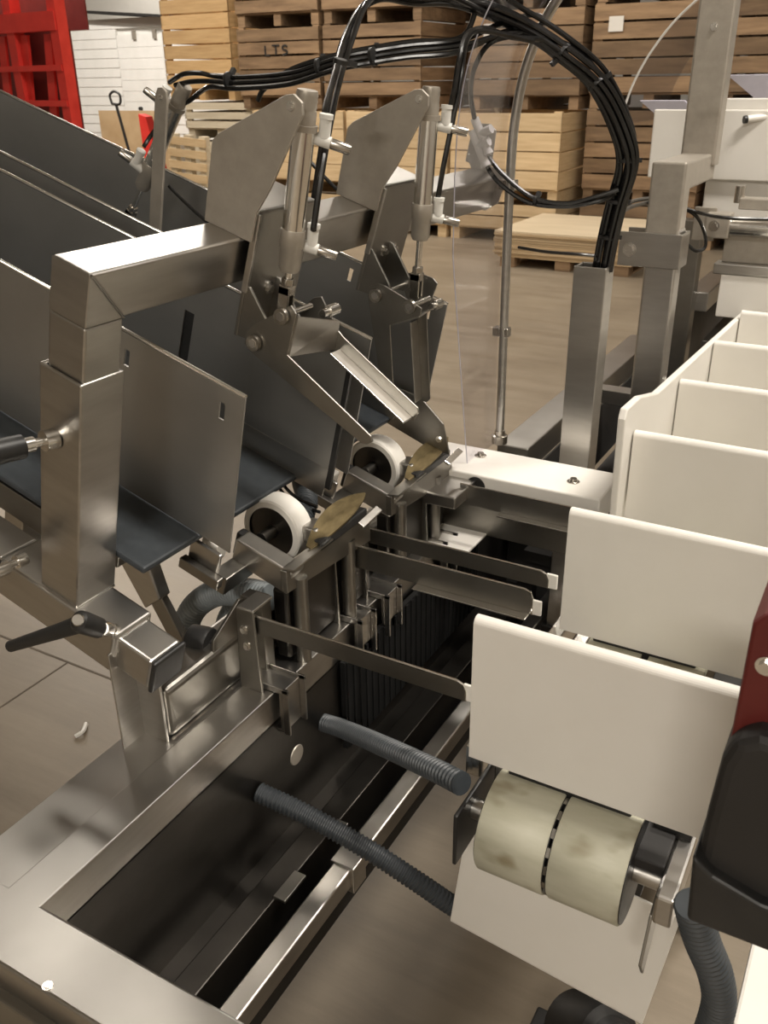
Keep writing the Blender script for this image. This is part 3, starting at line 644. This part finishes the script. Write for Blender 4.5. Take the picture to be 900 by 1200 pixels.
MB().box((-.639, .91, .37), (-.593, .95, .425)).build('rail_joint', STEEL, bs, .002)
MB().box((-.545, .47, .44), (-.44, .60, .46)).build('corner_bracket', STEEL_D, bs, .003)
hexbolt((-.505, .575, .46), (0, 0, 1), .007, .005, parent=bs)
MB().lathe((-.535, .470, .57), (-.530, .508, .585), [(0, .024), (.8, .024), (1, .016)], 20).build('white_roller_end', WHITE, bs)
rp = MB().box((-.752, 1.135, .45), (-.742, 1.72, .645)).build('ribbed_panel', RUBBER, bs)
for k in range(26):
    MB().box((-.742, 1.14+k*.0225, .452), (-.739, 1.148+k*.0225, .643)).build('rib', RUBBER, rp)
MB().box((-.886, .735, .686), (-.882, .780, .86)).build('leg_angle_web', STEEL, bs, .001)
MB().box((-.886, .778, .686), (-.836, .783, .84)).build('leg_angle_flange', STEEL, bs, .001)
MB().box((-.895, .784, .691), (-.832, 1.75, .782)).build('stub_tube', STEEL_D, bs, .012, 4)
for (x, y) in ((-1.0, .43), (-.87, 2.0), (-.30, .43)): MB().box((x-.03, y-.03, 0), (x+.03, y+.03, .66)).build('leg', STEEL_D, bs, .003)
# triangular bracket with black knob beside the nearest arm bracket
tb = thing('clamp_bracket', 'triangular steel bracket with black star knob beside the nearest arm', 'bracket', (0, 0, 0))
MB().prism([(.900,.775), (.905,.80), (.975,.838), (1.0,.83), (1.0,.70), (.925,.735)], -.842, -.836, axis='x').build('plate', STEEL_D, tb, .001)
MB().box((-.842, .985, .68), (-.80, 1.01, .84)).build('fin', STEEL_D, tb, .001)
kb = MB().lathe((-.84, .925, .775), (-.90, .915, .775), [(0,.010),(.3,.010),(.32,.026),(.4,.028),(.9,.028),(1,.022)], 20).build('knob', BLACK, tb)

# ------------------------------------------------------------------ ribbed hoses
def hose(label, pts, r, mat, rib=.0022, pitch=.0019, group=None):
    o = MB().tube(resample(spline(pts, 14), pitch), r, 16, rib).build('corrugated_hose', mat)
    return tag(o, label, 'hose', group)
hose('dark ribbed hose, nearer one crossing the pit towards the hanging paddle', [(-.756,.883,.542), (-0.667, 0.893, 0.525), (-0.564, 0.908, 0.489), (-0.481, 0.925, 0.444), (-0.41, 0.952, 0.388), (-0.356, 0.985, 0.355)], .0145, GREYH)
hose('dark ribbed hose, farther one running to the drum bracket', [(-.756,1.080,.546), (-.70,1.055,.572), (-.56,.965,.655), (-.44,.895,.715), (-.385,.868,.735)], .0145, GREYH)
hose('blue-grey ribbed hose looping behind the black lever', [(-0.838, 1.06, 0.797), (-0.916, 1.08, 0.775), (-1.005, 1.1, 0.735), (-1.064, 1.1, 0.68), (-1.094, 1.1, 0.605), (-1.109, 1.1, 0.497), (-1.101, 1.1, 0.391)], .024, GREYB, .002, .0022)
hose('blue-grey ribbed hose, short one hanging behind the triangular bracket', [(-0.987, 1.18, 0.691), (-1.033, 1.18, 0.648), (-1.059, 1.18, 0.589), (-1.074, 1.18, 0.479), (-1.07, 1.18, 0.392)], .019, GREYB, .002, .0022)
hose('dark ribbed hose stub between the two white wheels', [(-.83,1.14,.865), (-.85,1.18,.89), (-.88,1.24,.90), (-.93,1.30,.90)], .019, GREYH, .002, .002)
hose('black ribbed hose hanging below the dark drive housing', [(-0.055, 0.66, 0.902), (-0.043, 0.68, 0.841), (-0.026, 0.7, 0.781), (-0.017, 0.72, 0.717), (-0.02, 0.74, 0.634), (-0.027, 0.76, 0.549)], .016, GREYH, .002, .0021)

# ================================================================== paddle conveyor
pcv = thing('paddle_conveyor', 'paddle conveyor body with twin belt drum and side rails under the white paddles', 'conveyor', (0, 0, 0))
for k in range(2):
    x0 = -.330+k*.096; d = MB()
    d.lathe((x0,.855,.715), (x0+.090,.855,.715), [(0,.058),(0,.0685),(.02,.070),(.98,.070),(1,.0685),(1,.058)], 56).build('drum_belt', CREAM, pcv, label='cream drum belt with dark scuffs')
    MB().lathe((x0-.0012,.855,.715), (x0+.0912,.855,.715), [(0,.060),(0,.067),(1,.067),(1,.060)], 40).build('drum_rim', BLACK, pcv)
for k in range(18):
    a = 2*PI*k/18; M = Matrix.Translation((-.237,.855,.715)) @ Matrix.Rotation(a, 4, 'X')
    MB().box((-.002,-.006,.058), (.002,.006,.068), M).build('chain_link', STEEL_D, pcv)
MB().cyl((-.37,.855,.715), (-.09,.855,.715), .014, n=20).build('shaft', STEEL, pcv)
MB().box((-.366, .80, .66), (-.360, .93, .745)).build('side_plate', BLACK, pcv, .002)
MB().box((-.108, .80, .70), (-.085, .98, .745)).build('end_bar', STEEL, pcv, .004)
MB().prism([(.785,.64), (.81,.70), (.90,.74), (.90,.70), (.81,.60)], -.112, -.108, axis='x').build('end_plate', STEEL_D, pcv, .001)
MB().box((-.145, .84, .735), (-.108, .96, .750)).build('inner_bar', DARKBOX, pcv, .002)
for x in (-.395, -.352): MB().box((x, .90, .725), (x+.022, 3.1, .775)).build('side_rail', SHINY, pcv, .002)
for x in (-.325, -.229): MB().box((x, .90, .772), (x+.085, 3.1, .785)).build('carry_belt', CREAM, pcv, .001)
MB().box((-.240, .90, .760), (-.229, 3.1, .778)).build('chain', BLACK, pcv)
MB().box((-.135, .90, .70), (-.09, 3.1, .765)).build('side_rail', BLACK, pcv, .002)
MB().box((-.088, 1.30, .30), (-.080, 3.1, .765)).build('shade_panel', STEEL_D, pcv, .001)  # added panel, keeps lamp light off the floor under the conveyor
for (x, y) in ((-.34, 2.9), (-.11, 2.9), (-.36, 1.45), (-.11, 1.45)): MB().box((x-.02, y-.02, 0), (x+.02, y+.02, .72)).build('leg', STEEL_D, pcv, .002)

# the white paddles: a sheet folded over at the top, one every 0.348 m
PROF = []
def paddle_mesh(w, h):
    t = .004; dep = .020; r = dep/2
    out = [(-r, 0), (-r, h-r)]+[(-r*math.cos(a), h-r+r*math.sin(a)) for a in [PI*k/12 for k in range(1, 12)]]+[(r, h-r), (r, h*.35)]
    ri = r-t
    inn = [(ri, h*.35), (ri, h-r)]+[(ri*math.cos(a), h-r+ri*math.sin(a)) for a in [PI*k/12 for k in range(1, 12)]]+[(-ri, h-r), (-ri, 0)]
    return MB().prism(out+inn, -w/2, w/2, axis='x')
names = ['nearest white folded paddle, standing over the cream drum', 'second white folded paddle from the front', 'third white paddle, standing beside the near end of the white side guard',
         'fourth white paddle from the front', 'fifth white paddle, near the white block', 'sixth white paddle, farthest one']
pm = None
for k in range(6):
    z0 = .790 if k < 2 else .80
    t = thing('white_paddle', names[k], 'paddle', (-.219, .873+.348*k, z0), group='white paddles on the conveyor')
    if pm is None: pm = paddle_mesh(.312, .215).build('sheet', WHITE, t, .0012)
    else: c = pm.copy(); COL.objects.link(c); c.parent = t
    MB().box((-.10, -.008, -.03), (.06, .008, .0)).build('carrier', BLACK, t, .002)
t = thing('white_paddle', 'white paddle hanging upside down below the cream drum', 'paddle', (-.243, .935, .605), (0, PI+.11, .0), group='white paddles on the conveyor')
c = pm.copy(); COL.objects.link(c); c.parent = t; c.scale = (1.0, 1, 1.12)
MB().box((-.10, -.008, -.03), (.06, .008, .0)).build('carrier', BLACK, t, .002)

# white side guard along the left of the paddles
sg = thing('side_guard', 'long white plastic side guard with sloping shoulder left of the paddles', 'guard', (0, 0, 0))
MB().prism([(1.535,.80), (1.515,.83), (1.502,1.055), (1.512,1.072), (1.60,1.068), (1.735,1.036), (2.1,1.018), (2.75,.985), (3.2,.975), (3.2,.80)], -.392, -.378, axis='x').build('panel', WHITE, sg, .003)
hexbolt((-.384, 1.53, .81), (0, -1, 0), .006, .005, parent=sg)
MB().box((-.41, 1.63, .905), (-.392, 1.66, .925)).build('lug', WHITE, sg, .002)
# white cross block with screws
wb = thing('white_cross_block', 'white plastic cross block with round head screws behind the far arm', 'block', (0, 0, 0))
MB().box((-.87, 1.60, .785), (-.435, 1.745, .848)).build('block', WHITE, wb, .004, 3)
for (x, y) in ((-.735, 1.70), (-.51, 1.66)): 
    MB().lathe((x, y, .848), (x, y, .856), [(0,.013),(.2,.013),(.25,.009),(1,.007)], 18).build('screw', NICKEL, wb)
MB().lathe((-.70, 1.598, .822), (-.70, 1.602, .822), [(0,.021),(1,.021)], 22).build('hole_ring', BLACK, wb)
MB().box((-.775, 1.50, .808), (-.70, 1.60, .835)).build('cross_tube', STEEL, wb, .003)
MB().box((-.86, 1.50, .70), (-.68, 1.70, .706)).build('lower_shelf', WHITE, wb, .002)
MB().box((-.80, 1.62, .700), (-.47, 1.73, .785)).build('foot', STEEL_D, wb, .002)
MB().box((-.95, 1.95, .0), (-.40, 2.02, .70)).build('under_frame', DARKBOX, wb)

# ------------------------------------------------------------------ conduit post, stepped upright with clamp, far rails
cp = thing('conduit_post', 'open topped square stainless post that the black tubes run into', 'post', (0, 0, 0))
b = MB(); x0, x1, y0, y1, hh = -.590, -.523, 1.80, 1.855, .004
vs = [(x0,y0,.40),(x1,y0,.40),(x1,y1,.40),(x0,y1,.40),(x0,y0,1.252),(x1,y0,1.252),(x1,y1,1.252),(x0,y1,1.252)]
ins = [(x0+hh,y0+hh,.40),(x1-hh,y0+hh,.40),(x1-hh,y1-hh,.40),(x0+hh,y1-hh,.40),(x0+hh,y0+hh,1.252),(x1-hh,y0+hh,1.252),(x1-hh,y1-hh,1.252),(x0+hh,y1-hh,1.252)]
b.add(vs+ins, [(0,1,5,4),(1,2,6,5),(2,3,7,6),(3,0,4,7),(9,8,12,13),(10,9,13,14),(11,10,14,15),(8,11,15,12),(4,5,13,12),(5,6,14,13),(6,7,15,14),(7,4,12,15)])
b.build('tube', STEEL, cp, .002)
MB().box((-.66, 1.79, 0), (-.47, 1.865, .40)).build('base', DARKBOX, cp)
up = thing('stepped_upright', 'stepped square steel upright clamped together right of the conduit post', 'post', (0, 2.3, 0))
MB().box((-.575, 0, .10), (-.497, .06, 1.26)).build('lower_tube', STEEL, up, .006, 3)
cl = MB(); cl.box((-.640, -.010, 1.168), (-.490, -.004, 1.250)); cl.box((-.494, -.010, 1.168), (-.488, .07, 1.250)); cl.box((-.640, .066, 1.168), (-.488, .072, 1.250))
clo = cl.build('clamp', STEEL, up, .002); hexbolt((-.612, -.010, 1.208), (0, -1, 0), .011, .008, parent=clo)
MB().box((-.582, -.002, 1.19), (-.500, .062, 1.412)).build('middle_tube', GREYMET, up, .006, 3)
MB().box((-.580, .055, 1.345), (-.502, .34, 1.4105)).build('step_tube', GREYMET, up, .006, 3)
MB().box((-.582, .28, 1.38), (-.494, .342, 2.1)).build('upper_tube', GREYMET, up, .006, 3)
hexbolt((-.538, .28, 1.70), (0, -1, 0), .006, .004, parent=up)
fr = thing('far_frame', 'dark framed far end of the machine with bright top rails', 'frame', (0, 0, 0))
MB().box((-.78, 1.90, .735), (-.70, 3.05, .80)).build('long_rail', STEEL, fr, .003)
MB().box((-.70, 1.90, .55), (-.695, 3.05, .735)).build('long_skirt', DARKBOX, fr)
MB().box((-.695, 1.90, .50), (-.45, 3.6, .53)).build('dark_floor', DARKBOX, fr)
MB().box((-.70, 2.42, .76), (-.50, 2.47, .80)).build('cross_rail', STEEL, fr, .002)
MB().box((-.50, 2.44, .81), (-.40, 2.50, .85)).build('cross_lug', SHINY, fr, .002)
hexbolt((-.44, 2.46, .85), (0, 0, 1), .012, .012, parent=fr)
MB().box((-.64, 2.9, .30), (-.565, 2.96, 1.20)).build('upright', STEEL_D, fr, .003)
MB().box((-.60, 2.96, .92), (-.53, 4.3, .98)).build('long_rail', STEEL, fr, .003)
MB().box((-.60, 2.96, .60), (-.595, 4.3, .92)).build('long_skirt', DARKBOX, fr)
MB().box((-.53, 2.96, .80), (-.50, 4.3, .83)).build('long_rail', STEEL_D, fr, .002)
for (x, y) in ((-.74, 2.0), (-.74, 3.0), (-.56, 4.25)): MB().box((x-.03, y-.03, 0), (x+.03, y+.03, .74)).build('leg', STEEL_D, fr, .002)

# ------------------------------------------------------------------ clear curved guard with its bent rod
gd = thing('clear_guard', 'clear acrylic guard bent over a slender steel rod', 'guard', (0, 0, 0))
ARC = [(-.733,.845), (-.735,1.10), (-.736,1.40), (-.730,1.53), (-.708,1.63), (-.662,1.72), (-.595,1.79), (-.50,1.85), (-.38,1.89), (-.22,1.90)]
arc = spline([(x, 1.80, z) for x, z in ARC], 8)
MB().tube(arc, .0095, 12).build('rod', STEEL, gd)
sh_ = MB(); vs = []; fs = []; m = len(arc)
for j, (yy, dx) in enumerate(((1.565, 0), (1.79, 0), (1.79, .0035), (1.565, .0035))):
    for i, p in enumerate(arc):
        off = .085*max(0, 1-(p.z-.845)/.45) if yy < 1.7 else 0
        vs.append((p.x-.012+dx, yy+off, p.z+.008 if p.z > 1.5 else p.z))
for j in range(4):
    for i in range(m-1): fs.append((j*m+i, j*m+i+1, ((j+1) % 4)*m+i+1, ((j+1) % 4)*m+i))
fs += [(0, m, 2*m, 3*m), (m-1, 4*m-1, 3*m-1, 2*m-1)]
sh_.add(vs, fs).build('acrylic_sheet', ACRYL, gd)
MB().tube([(p.x-.010, 1.563+.085*max(0, 1-(p.z-.845)/.45), p.z+.008 if p.z > 1.5 else p.z) for p in arc], .0012, 6).build('sheet_edge', ACRE, gd)
for z in (1.10, 1.40): MB().box((-.758, 1.792, z-.01), (-.722, 1.812, z+.01)).build('clip', NICKEL, gd, .002)
MB().lathe((-.733, 1.80, .845), (-.733, 1.80, .875), [(0,.018),(.6,.018),(.65,.012),(1,.012)], 14).build('rod_foot', NICKEL, gd)
hd = thing('clear_hood', 'far clear acrylic hood arched over the white box', 'guard', (0, 0, 0))
ARC2 = [(-.93,1.45), (-.90,1.56), (-.85,1.66), (-.77,1.76), (-.66,1.84), (-.50,1.90), (-.30,1.93)]
a2 = spline([(x, 3.25, z) for x, z in ARC2], 8); m = len(a2); vs = []; fs = []
for j, (yy, dx) in enumerate(((3.20, 0), (3.75, 0), (3.75, .004), (3.20, .004))):
    for p in a2: vs.append((p.x+dx, yy, p.z-(.004 if dx else 0)))
for j in range(4):
    for i in range(m-1): fs.append((j*m+i, j*m+i+1, ((j+1) % 4)*m+i+1, ((j+1) % 4)*m+i))
fs += [(0, m, 2*m, 3*m), (m-1, 4*m-1, 3*m-1, 2*m-1)]
MB().add(vs, fs).build('acrylic_sheet', ACRYL, hd)
MB().tube([(p.x, 3.195, p.z) for p in a2], .004, 6).build('sheet_edge', WHITE_F, hd)
for (x, z) in ((-.86, 1.50), (-.60, 1.57)):
    MB().add([(x,3.16,z+.02),(x+.14,3.16,z+.02),(x+.30,3.19,z-.13),(x+.20,3.19,z-.13),(x,3.17,z+.022),(x+.14,3.17,z+.022),(x+.30,3.20,z-.128),(x+.20,3.20,z-.128)],
             [(0,3,2,1),(4,5,6,7),(0,1,5,4),(1,2,6,5),(2,3,7,6),(3,0,4,7)]).build('clear_strap', ACRE, hd)
wbx = thing('white_panel_box', 'large white plastic panel box behind the stepped upright', 'box', (0, 0, 0))
MB().box((-.775, 3.02, 1.305), (-.30, 3.03, 1.50)).build('front_panel', WHITE, wbx, .004)
MB().box((-.60, 3.04, 1.15), (.25, 3.06, 1.53)).build('back_panel', WHITE, wbx, .004)
MB().box((-.60, 3.03, 1.14), (.25, 3.40, 1.16)).build('floor_panel', STEEL_D, wbx)
MB().cyl((-.505, 3.0, 1.475), (-.44, 3.035, 1.482), .010, n=14).build('peg', WHITE, wbx)
MB().cyl((-.508, 2.998, 1.4745), (-.500, 3.003, 1.475), .011, n=14).build('peg_tip', BLACK, wbx)
am = thing('cross_actuator', 'horizontal air actuator on a tan plate over the white block', 'cylinder', (0, 2.75, 0))
MB().cyl((-.46, -.02, 1.215), (.10, -.02, 1.215), .026, n=22).build('barrel', SHINY, am)
MB().box((-.52, -.05, 1.185), (-.455, .01, 1.25)).build('end_block', GREYMET, am, .004)
hexbolt((-.495, -.05, 1.217), (0, -1, 0), .010, .006, parent=am)
MB().box((-.56, -.01, 1.17), (-.50, .0, 1.26)).build('mount_plate', GREYMET, am, .002)
MB().box((-.45, .02, 1.255), (.10, .07, 1.285)).build('top_rail', GREYMET, am, .003)
MB().cyl((-.455, .045, 1.27), (-.455, .045, 1.315), .014, n=14).build('stud', NICKEL, am)
MB().box((-.47, .0, 1.115), (.10, .01, 1.19)).build('tan_plate', GREYMET, am, .002)
MB().box((-.485, -.03, 1.085), (.10, .03, 1.115)).build('lower_bar', STEEL, am, .003)
MB().box((-.462, -.025, .965), (.10, .025, 1.085)).build('white_block', WHITE, am, .003)
for x in (-.05,): MB().box((x-.02, -.01, .78), (x+.02, .02, .966)).build('stand', STEEL_D, am)

# ================================================================== black air tubes in a bundle
def tubes(label, pts, r=.0046, per=10):
    return tag(MB().tube(spline(pts, per), r, 8).build('air_tube', HOSEB), label, 'air tube', 'black air tubes')
TR = [(-0.541, 1.83, 1.24), (-0.532, 1.82, 1.305), (-0.516, 1.8, 1.376), (-0.497, 1.78, 1.451), (-0.507, 1.75, 1.511), (-0.546, 1.72, 1.584), (-0.599, 1.68, 1.633), (-0.664, 1.64, 1.676), (-0.718, 1.58, 1.703)]
def off(pts, a, b, f0=0, f1=1):
    out = []
    for i, p in enumerate(pts):
        q = Vector(p); out.append((q.x+a, q.y+b*.6, q.z+b))
    return out
L1 = [(-0.766, 1.55, 1.711), (-0.796, 1.5, 1.71), (-0.807, 1.42, 1.713), (-0.81, 1.36, 1.697)]
L2 = [(-0.738, 1.56, 1.648), (-0.815, 1.52, 1.641), (-0.881, 1.49, 1.632), (-0.938, 1.47, 1.622), (-1.022, 1.46, 1.602), (-1.136, 1.46, 1.596), (-1.204, 1.47, 1.599)]
offs = [(0,0), (.012,.006), (-.011,.007), (.005,-.012), (-.009,-.008), (.013,-.007), (.001,.014)]
tail1 = [(-0.806, 1.3, 1.652), (-0.764, 1.2, 1.601), (-0.728, 1.12, 1.565)]
tubes('air tube of the bundle dropping to the nearest cylinder top fitting', off(TR, *offs[0])+L1+tail1+[(-0.717, 1.1, 1.552)])
tubes('air tube of the bundle passing the nearest cylinder down to its lower fitting', off(TR, *offs[1])+off(L1, .006, .004)+[(-0.795, 1.3, 1.649), (-0.768, 1.22, 1.595), (-0.73, 1.13, 1.538), (-0.728, 1.1, 1.474), (-0.735, 1.09, 1.417), (-0.737, 1.09, 1.407)])
tubes('air tube of the bundle running left, topmost, to the leaning cylinder', off(TR[:8], *offs[2])+off(L2, 0, .006)+[(-1.233, 1.47, 1.61), (-1.275, 1.47, 1.609), (-1.313, 1.47, 1.595)])
tubes('air tube of the bundle running left, middle, to the leaning cylinder', off(TR[:8], *offs[3])+off(L2, .0, -.003)+[(-1.256, 1.47, 1.596), (-1.299, 1.47, 1.59)])
tubes('air tube of the bundle running left, lowest, to the leaning cylinder', off(TR[:8], *offs[4])+off(L2, .0, -.012)+[(-1.246, 1.48, 1.578), (-1.275, 1.48, 1.563), (-1.314, 1.48, 1.548), (-1.395, 1.5, 1.504), (-1.408, 1.48, 1.477)])
tubes('air tube of the bundle arching over the top edge of the picture', off(TR, *offs[5])+[(-0.752, 1.52, 1.721), (-0.809, 1.48, 1.734), (-0.85, 1.44, 1.709), (-0.859, 1.4, 1.674), (-0.86, 1.36, 1.625), (-0.876, 1.34, 1.526), (-0.906, 1.34, 1.405), (-0.914, 1.34, 1.384)])
tubes('air tube looping from the bundle to the second cylinder top fitting', off(TR[:7], *offs[6])+[(-0.662, 1.6, 1.657), (-0.687, 1.55, 1.669), (-0.698, 1.5, 1.66), (-0.693, 1.46, 1.623), (-0.696, 1.45, 1.58), (-0.703, 1.45, 1.551)])
tubes('air tube looping from the bundle to the second cylinder lower fitting', [(-0.635, 1.63, 1.651), (-0.669, 1.58, 1.661), (-0.689, 1.52, 1.665), (-0.696, 1.49, 1.648), (-0.694, 1.47, 1.598), (-0.702, 1.46, 1.535), (-0.713, 1.45, 1.464), (-0.724, 1.45, 1.405)])
tubes('air tube hanging from the bundle to the white tee, left one', [(-0.652, 1.62, 1.662), (-0.701, 1.6, 1.65), (-0.739, 1.62, 1.611), (-0.772, 1.68, 1.569), (-0.782, 1.72, 1.527)])
tubes('air tube hanging from the white tee in a long sag to the bundle, upper one', [(-0.767, 1.74, 1.465), (-0.726, 1.74, 1.425), (-0.665, 1.75, 1.384), (-0.599, 1.76, 1.376), (-0.545, 1.77, 1.39), (-0.508, 1.78, 1.403)])
tubes('air tube hanging from the white tee in a long sag to the bundle, lower one', [(-0.772, 1.74, 1.453), (-0.734, 1.74, 1.41), (-0.674, 1.75, 1.375), (-0.604, 1.76, 1.37), (-0.544, 1.77, 1.381), (-0.515, 1.79, 1.393)])
for q, (ea, eb) in enumerate(((.018, .001), (-.016, -.003), (.009, .020))):
    tubes(['air tube on the outer right side of the bundle bend', 'air tube on the inner left side of the bundle bend', 'air tube on the rear side of the bundle bend'][q],
          off(TR, ea, eb)+off(L1, 0, eb)+[(-0.808, 1.33, 1.67), (-0.82, 1.31, 1.636)] if q < 2 else off(TR, ea, eb)+off(L2[:5], 0, .012)+[(-1.087, 1.47, 1.583), (-1.104, 1.47, 1.563)])
tubes('short curled air tube end beyond the bundle', [(-0.726, 1.72, 1.68), (-0.705, 1.74, 1.694), (-0.676, 1.74, 1.696), (-0.657, 1.73, 1.686), (-0.667, 1.72, 1.676), (-0.685, 1.7, 1.673)])
tubes('air tube from the bundle passing behind the stepped upright, upper one', [(-0.525, 1.81, 1.336), (-0.538, 1.9, 1.352), (-0.585, 2.2, 1.334), (-0.593, 2.45, 1.309), (-0.509, 2.5, 1.278), (-0.451, 2.6, 1.254), (-0.32, 2.65, 1.251)])
tubes('air tube from the bundle passing behind the stepped upright, lower one', [(-0.525, 1.81, 1.323), (-0.534, 1.9, 1.344), (-0.578, 2.2, 1.325), (-0.584, 2.45, 1.303), (-0.515, 2.5, 1.274), (-0.49, 2.55, 1.222), (-0.483, 2.55, 1.183), (-0.5, 2.52, 1.178), (-0.524, 2.5, 1.2)])
tubes('air tube lying beside the conduit post top', [(-0.55, 1.82, 1.271), (-0.604, 1.88, 1.261), (-0.704, 1.95, 1.248), (-0.789, 2.0, 1.244)], .0035)
tubes('loose air tube sagging behind the first gusset', [(-1.388, 1.52, 1.399), (-1.352, 1.52, 1.371), (-1.299, 1.52, 1.335), (-1.253, 1.52, 1.309)], .0035)
tubes('loose air tube crossing behind the nearest cylinder', [(-1.017, 1.5, 1.461), (-0.988, 1.5, 1.436), (-0.957, 1.5, 1.412)], .0035)
tubes('thin black lead between the wheels', [(-0.92, 1.2, 0.947), (-0.903, 1.2, 0.923), (-0.879, 1.2, 0.908), (-0.852, 1.2, 0.904), (-0.824, 1.2, 0.903)], .003)
tubes('thin black lead above the other between the wheels', [(-0.912, 1.2, 0.952), (-0.891, 1.2, 0.931), (-0.866, 1.2, 0.918), (-0.829, 1.2, 0.912)], .003)
def tie(label, p, d, r=.017):
    p = Vector(p); d = Vector(d).normalized()
    b = MB(); b.lathe(p-d*.003, p+d*.003, [(0,r-.001),(0,r),(1,r),(1,r-.001)], 16)
    s = d.orthogonal().normalized(); b.box((-.004,-.004,-.004), (.004,.004,.012), Matrix.Translation(p+s*r) @ s.to_track_quat('Z', 'X').to_matrix().to_4x4())
    return tag(b.build('cable_tie', BLACK), label, 'cable tie', 'cable ties on the black tubes')
tie('cable tie low on the bundle just above the conduit post', (-0.532, 1.82, 1.309), (.1, 0, 1))
tie('cable tie on the bundle where the sagging tubes join', (-0.516, 1.8, 1.379), (.1, 0, 1))
tie('cable tie on the bundle at its rightmost bend', (-0.497, 1.78, 1.454), (0, 0, 1))
tie('cable tie on the upper slope of the bundle', (-0.546, 1.72, 1.584), (-.6, 0, .6))
tie('cable tie on the bundle near the curved rod', (-0.599, 1.68, 1.633), (-.7, 0, .5))
tie('cable tie on the tubes above the second gusset', (-0.868, 1.49, 1.631), (1, 0, .2), .015)
tie('cable tie on the tubes above the nearest cylinder', (-0.965, 1.47, 1.616), (1, 0, .2), .015)
tie('cable tie where the left tubes fan out', (-1.16, 1.46, 1.598), (1, 0, 0), .014)
tie('cable tie with a long tail on the drop to the nearest cylinder', (-0.752, 1.2, 1.62), (.3, 0, 1), .011)
tie('cable tie on the sagging pair of tubes', (-0.66, 1.75, 1.378), (1, 0, -.1), .009)
tf = thing('tee_fitting', 'pair of white push-in tee fittings hanging on the black tubes', 'fitting', (-0.774, 1.73, 1.494))
for dx, dz in ((0, .0), (-.004, -.022)):
    MB().cyl((-.012+dx, 0, .032+dz), (.018+dx, 0, -.028+dz), .0085, n=14).build('body', WHITE_F, tf)
    MB().cyl((0+dx, 0, .004+dz), (.026+dx, -.004, .014+dz), .0082, n=14).build('branch', WHITE_F, tf)
    MB().cyl((.017+dx, 0, -.026+dz), (.020+dx, 0, -.032+dz), .0098, n=14).build('collar', WHITE_F, tf)

# ================================================================== near right: drive housing, lower right oddments
dh = thing('drive_housing', 'blurred black drive housing with dark red top at the right edge', 'housing', (0, 0, 0))
MB().prism([(-.050,1.03), (-.049,1.10), (-.046,1.155), (-.040,1.176), (-.025,1.186), (.30,1.186), (.30,1.03)], .555, .66).build('body', DARKBOX, dh, .010, 3)
MB().prism([(-.048,1.004), (-.052,1.070), (-.035,1.058), (.0,1.048), (.30,1.045), (.30,1.008)], .545, .67).build('lower_cover', BLACK, dh, .004, 3)
rt = MB().prism([(-.044,1.15), (-.044,1.262), (-.036,1.272), (.30,1.272), (.30,1.15)], .575, .66).build('red_plate', REDP, dh, .003)
hexbolt((-.030, .575, 1.232), (0, -1, 0), .005, .003, parent=rt)
MB().box((.30, .56, 0), (.38, .66, 1.27)).build('pedestal', DARKBOX, dh)
tag(MB().tube(spline([(-1.7, 1.261, 0.006), (-1.692, 1.282, 0.012), (-1.715, 1.314, 0.006)], 6), .006, 6).build('plastic_scrap', WHITE), 'small curved white plastic scrap on the floor left of the machine leg', 'scrap')
gm = tag(MB().lathe((-.23, .98, .20), (-.14, .93, .27), [(0,.05),(.1,.06),(.8,.06),(.85,.045),(1,.04)], 28).build('gearmotor', BLACK), 'dark round gearmotor end low under the hanging paddle', 'motor')
tag(MB().box((.0, 1.02, 0), (.30, 1.20, .32)).build('white_tub', WHITE, None, .006), 'white plastic tub on the floor in the lower right corner', 'tub')
tag(MB().box((-.30, .93, 0), (-.10, 1.03, .145)).build('motor_foot', DARKBOX, None, .004), 'black foot block under the gearmotor', 'block')
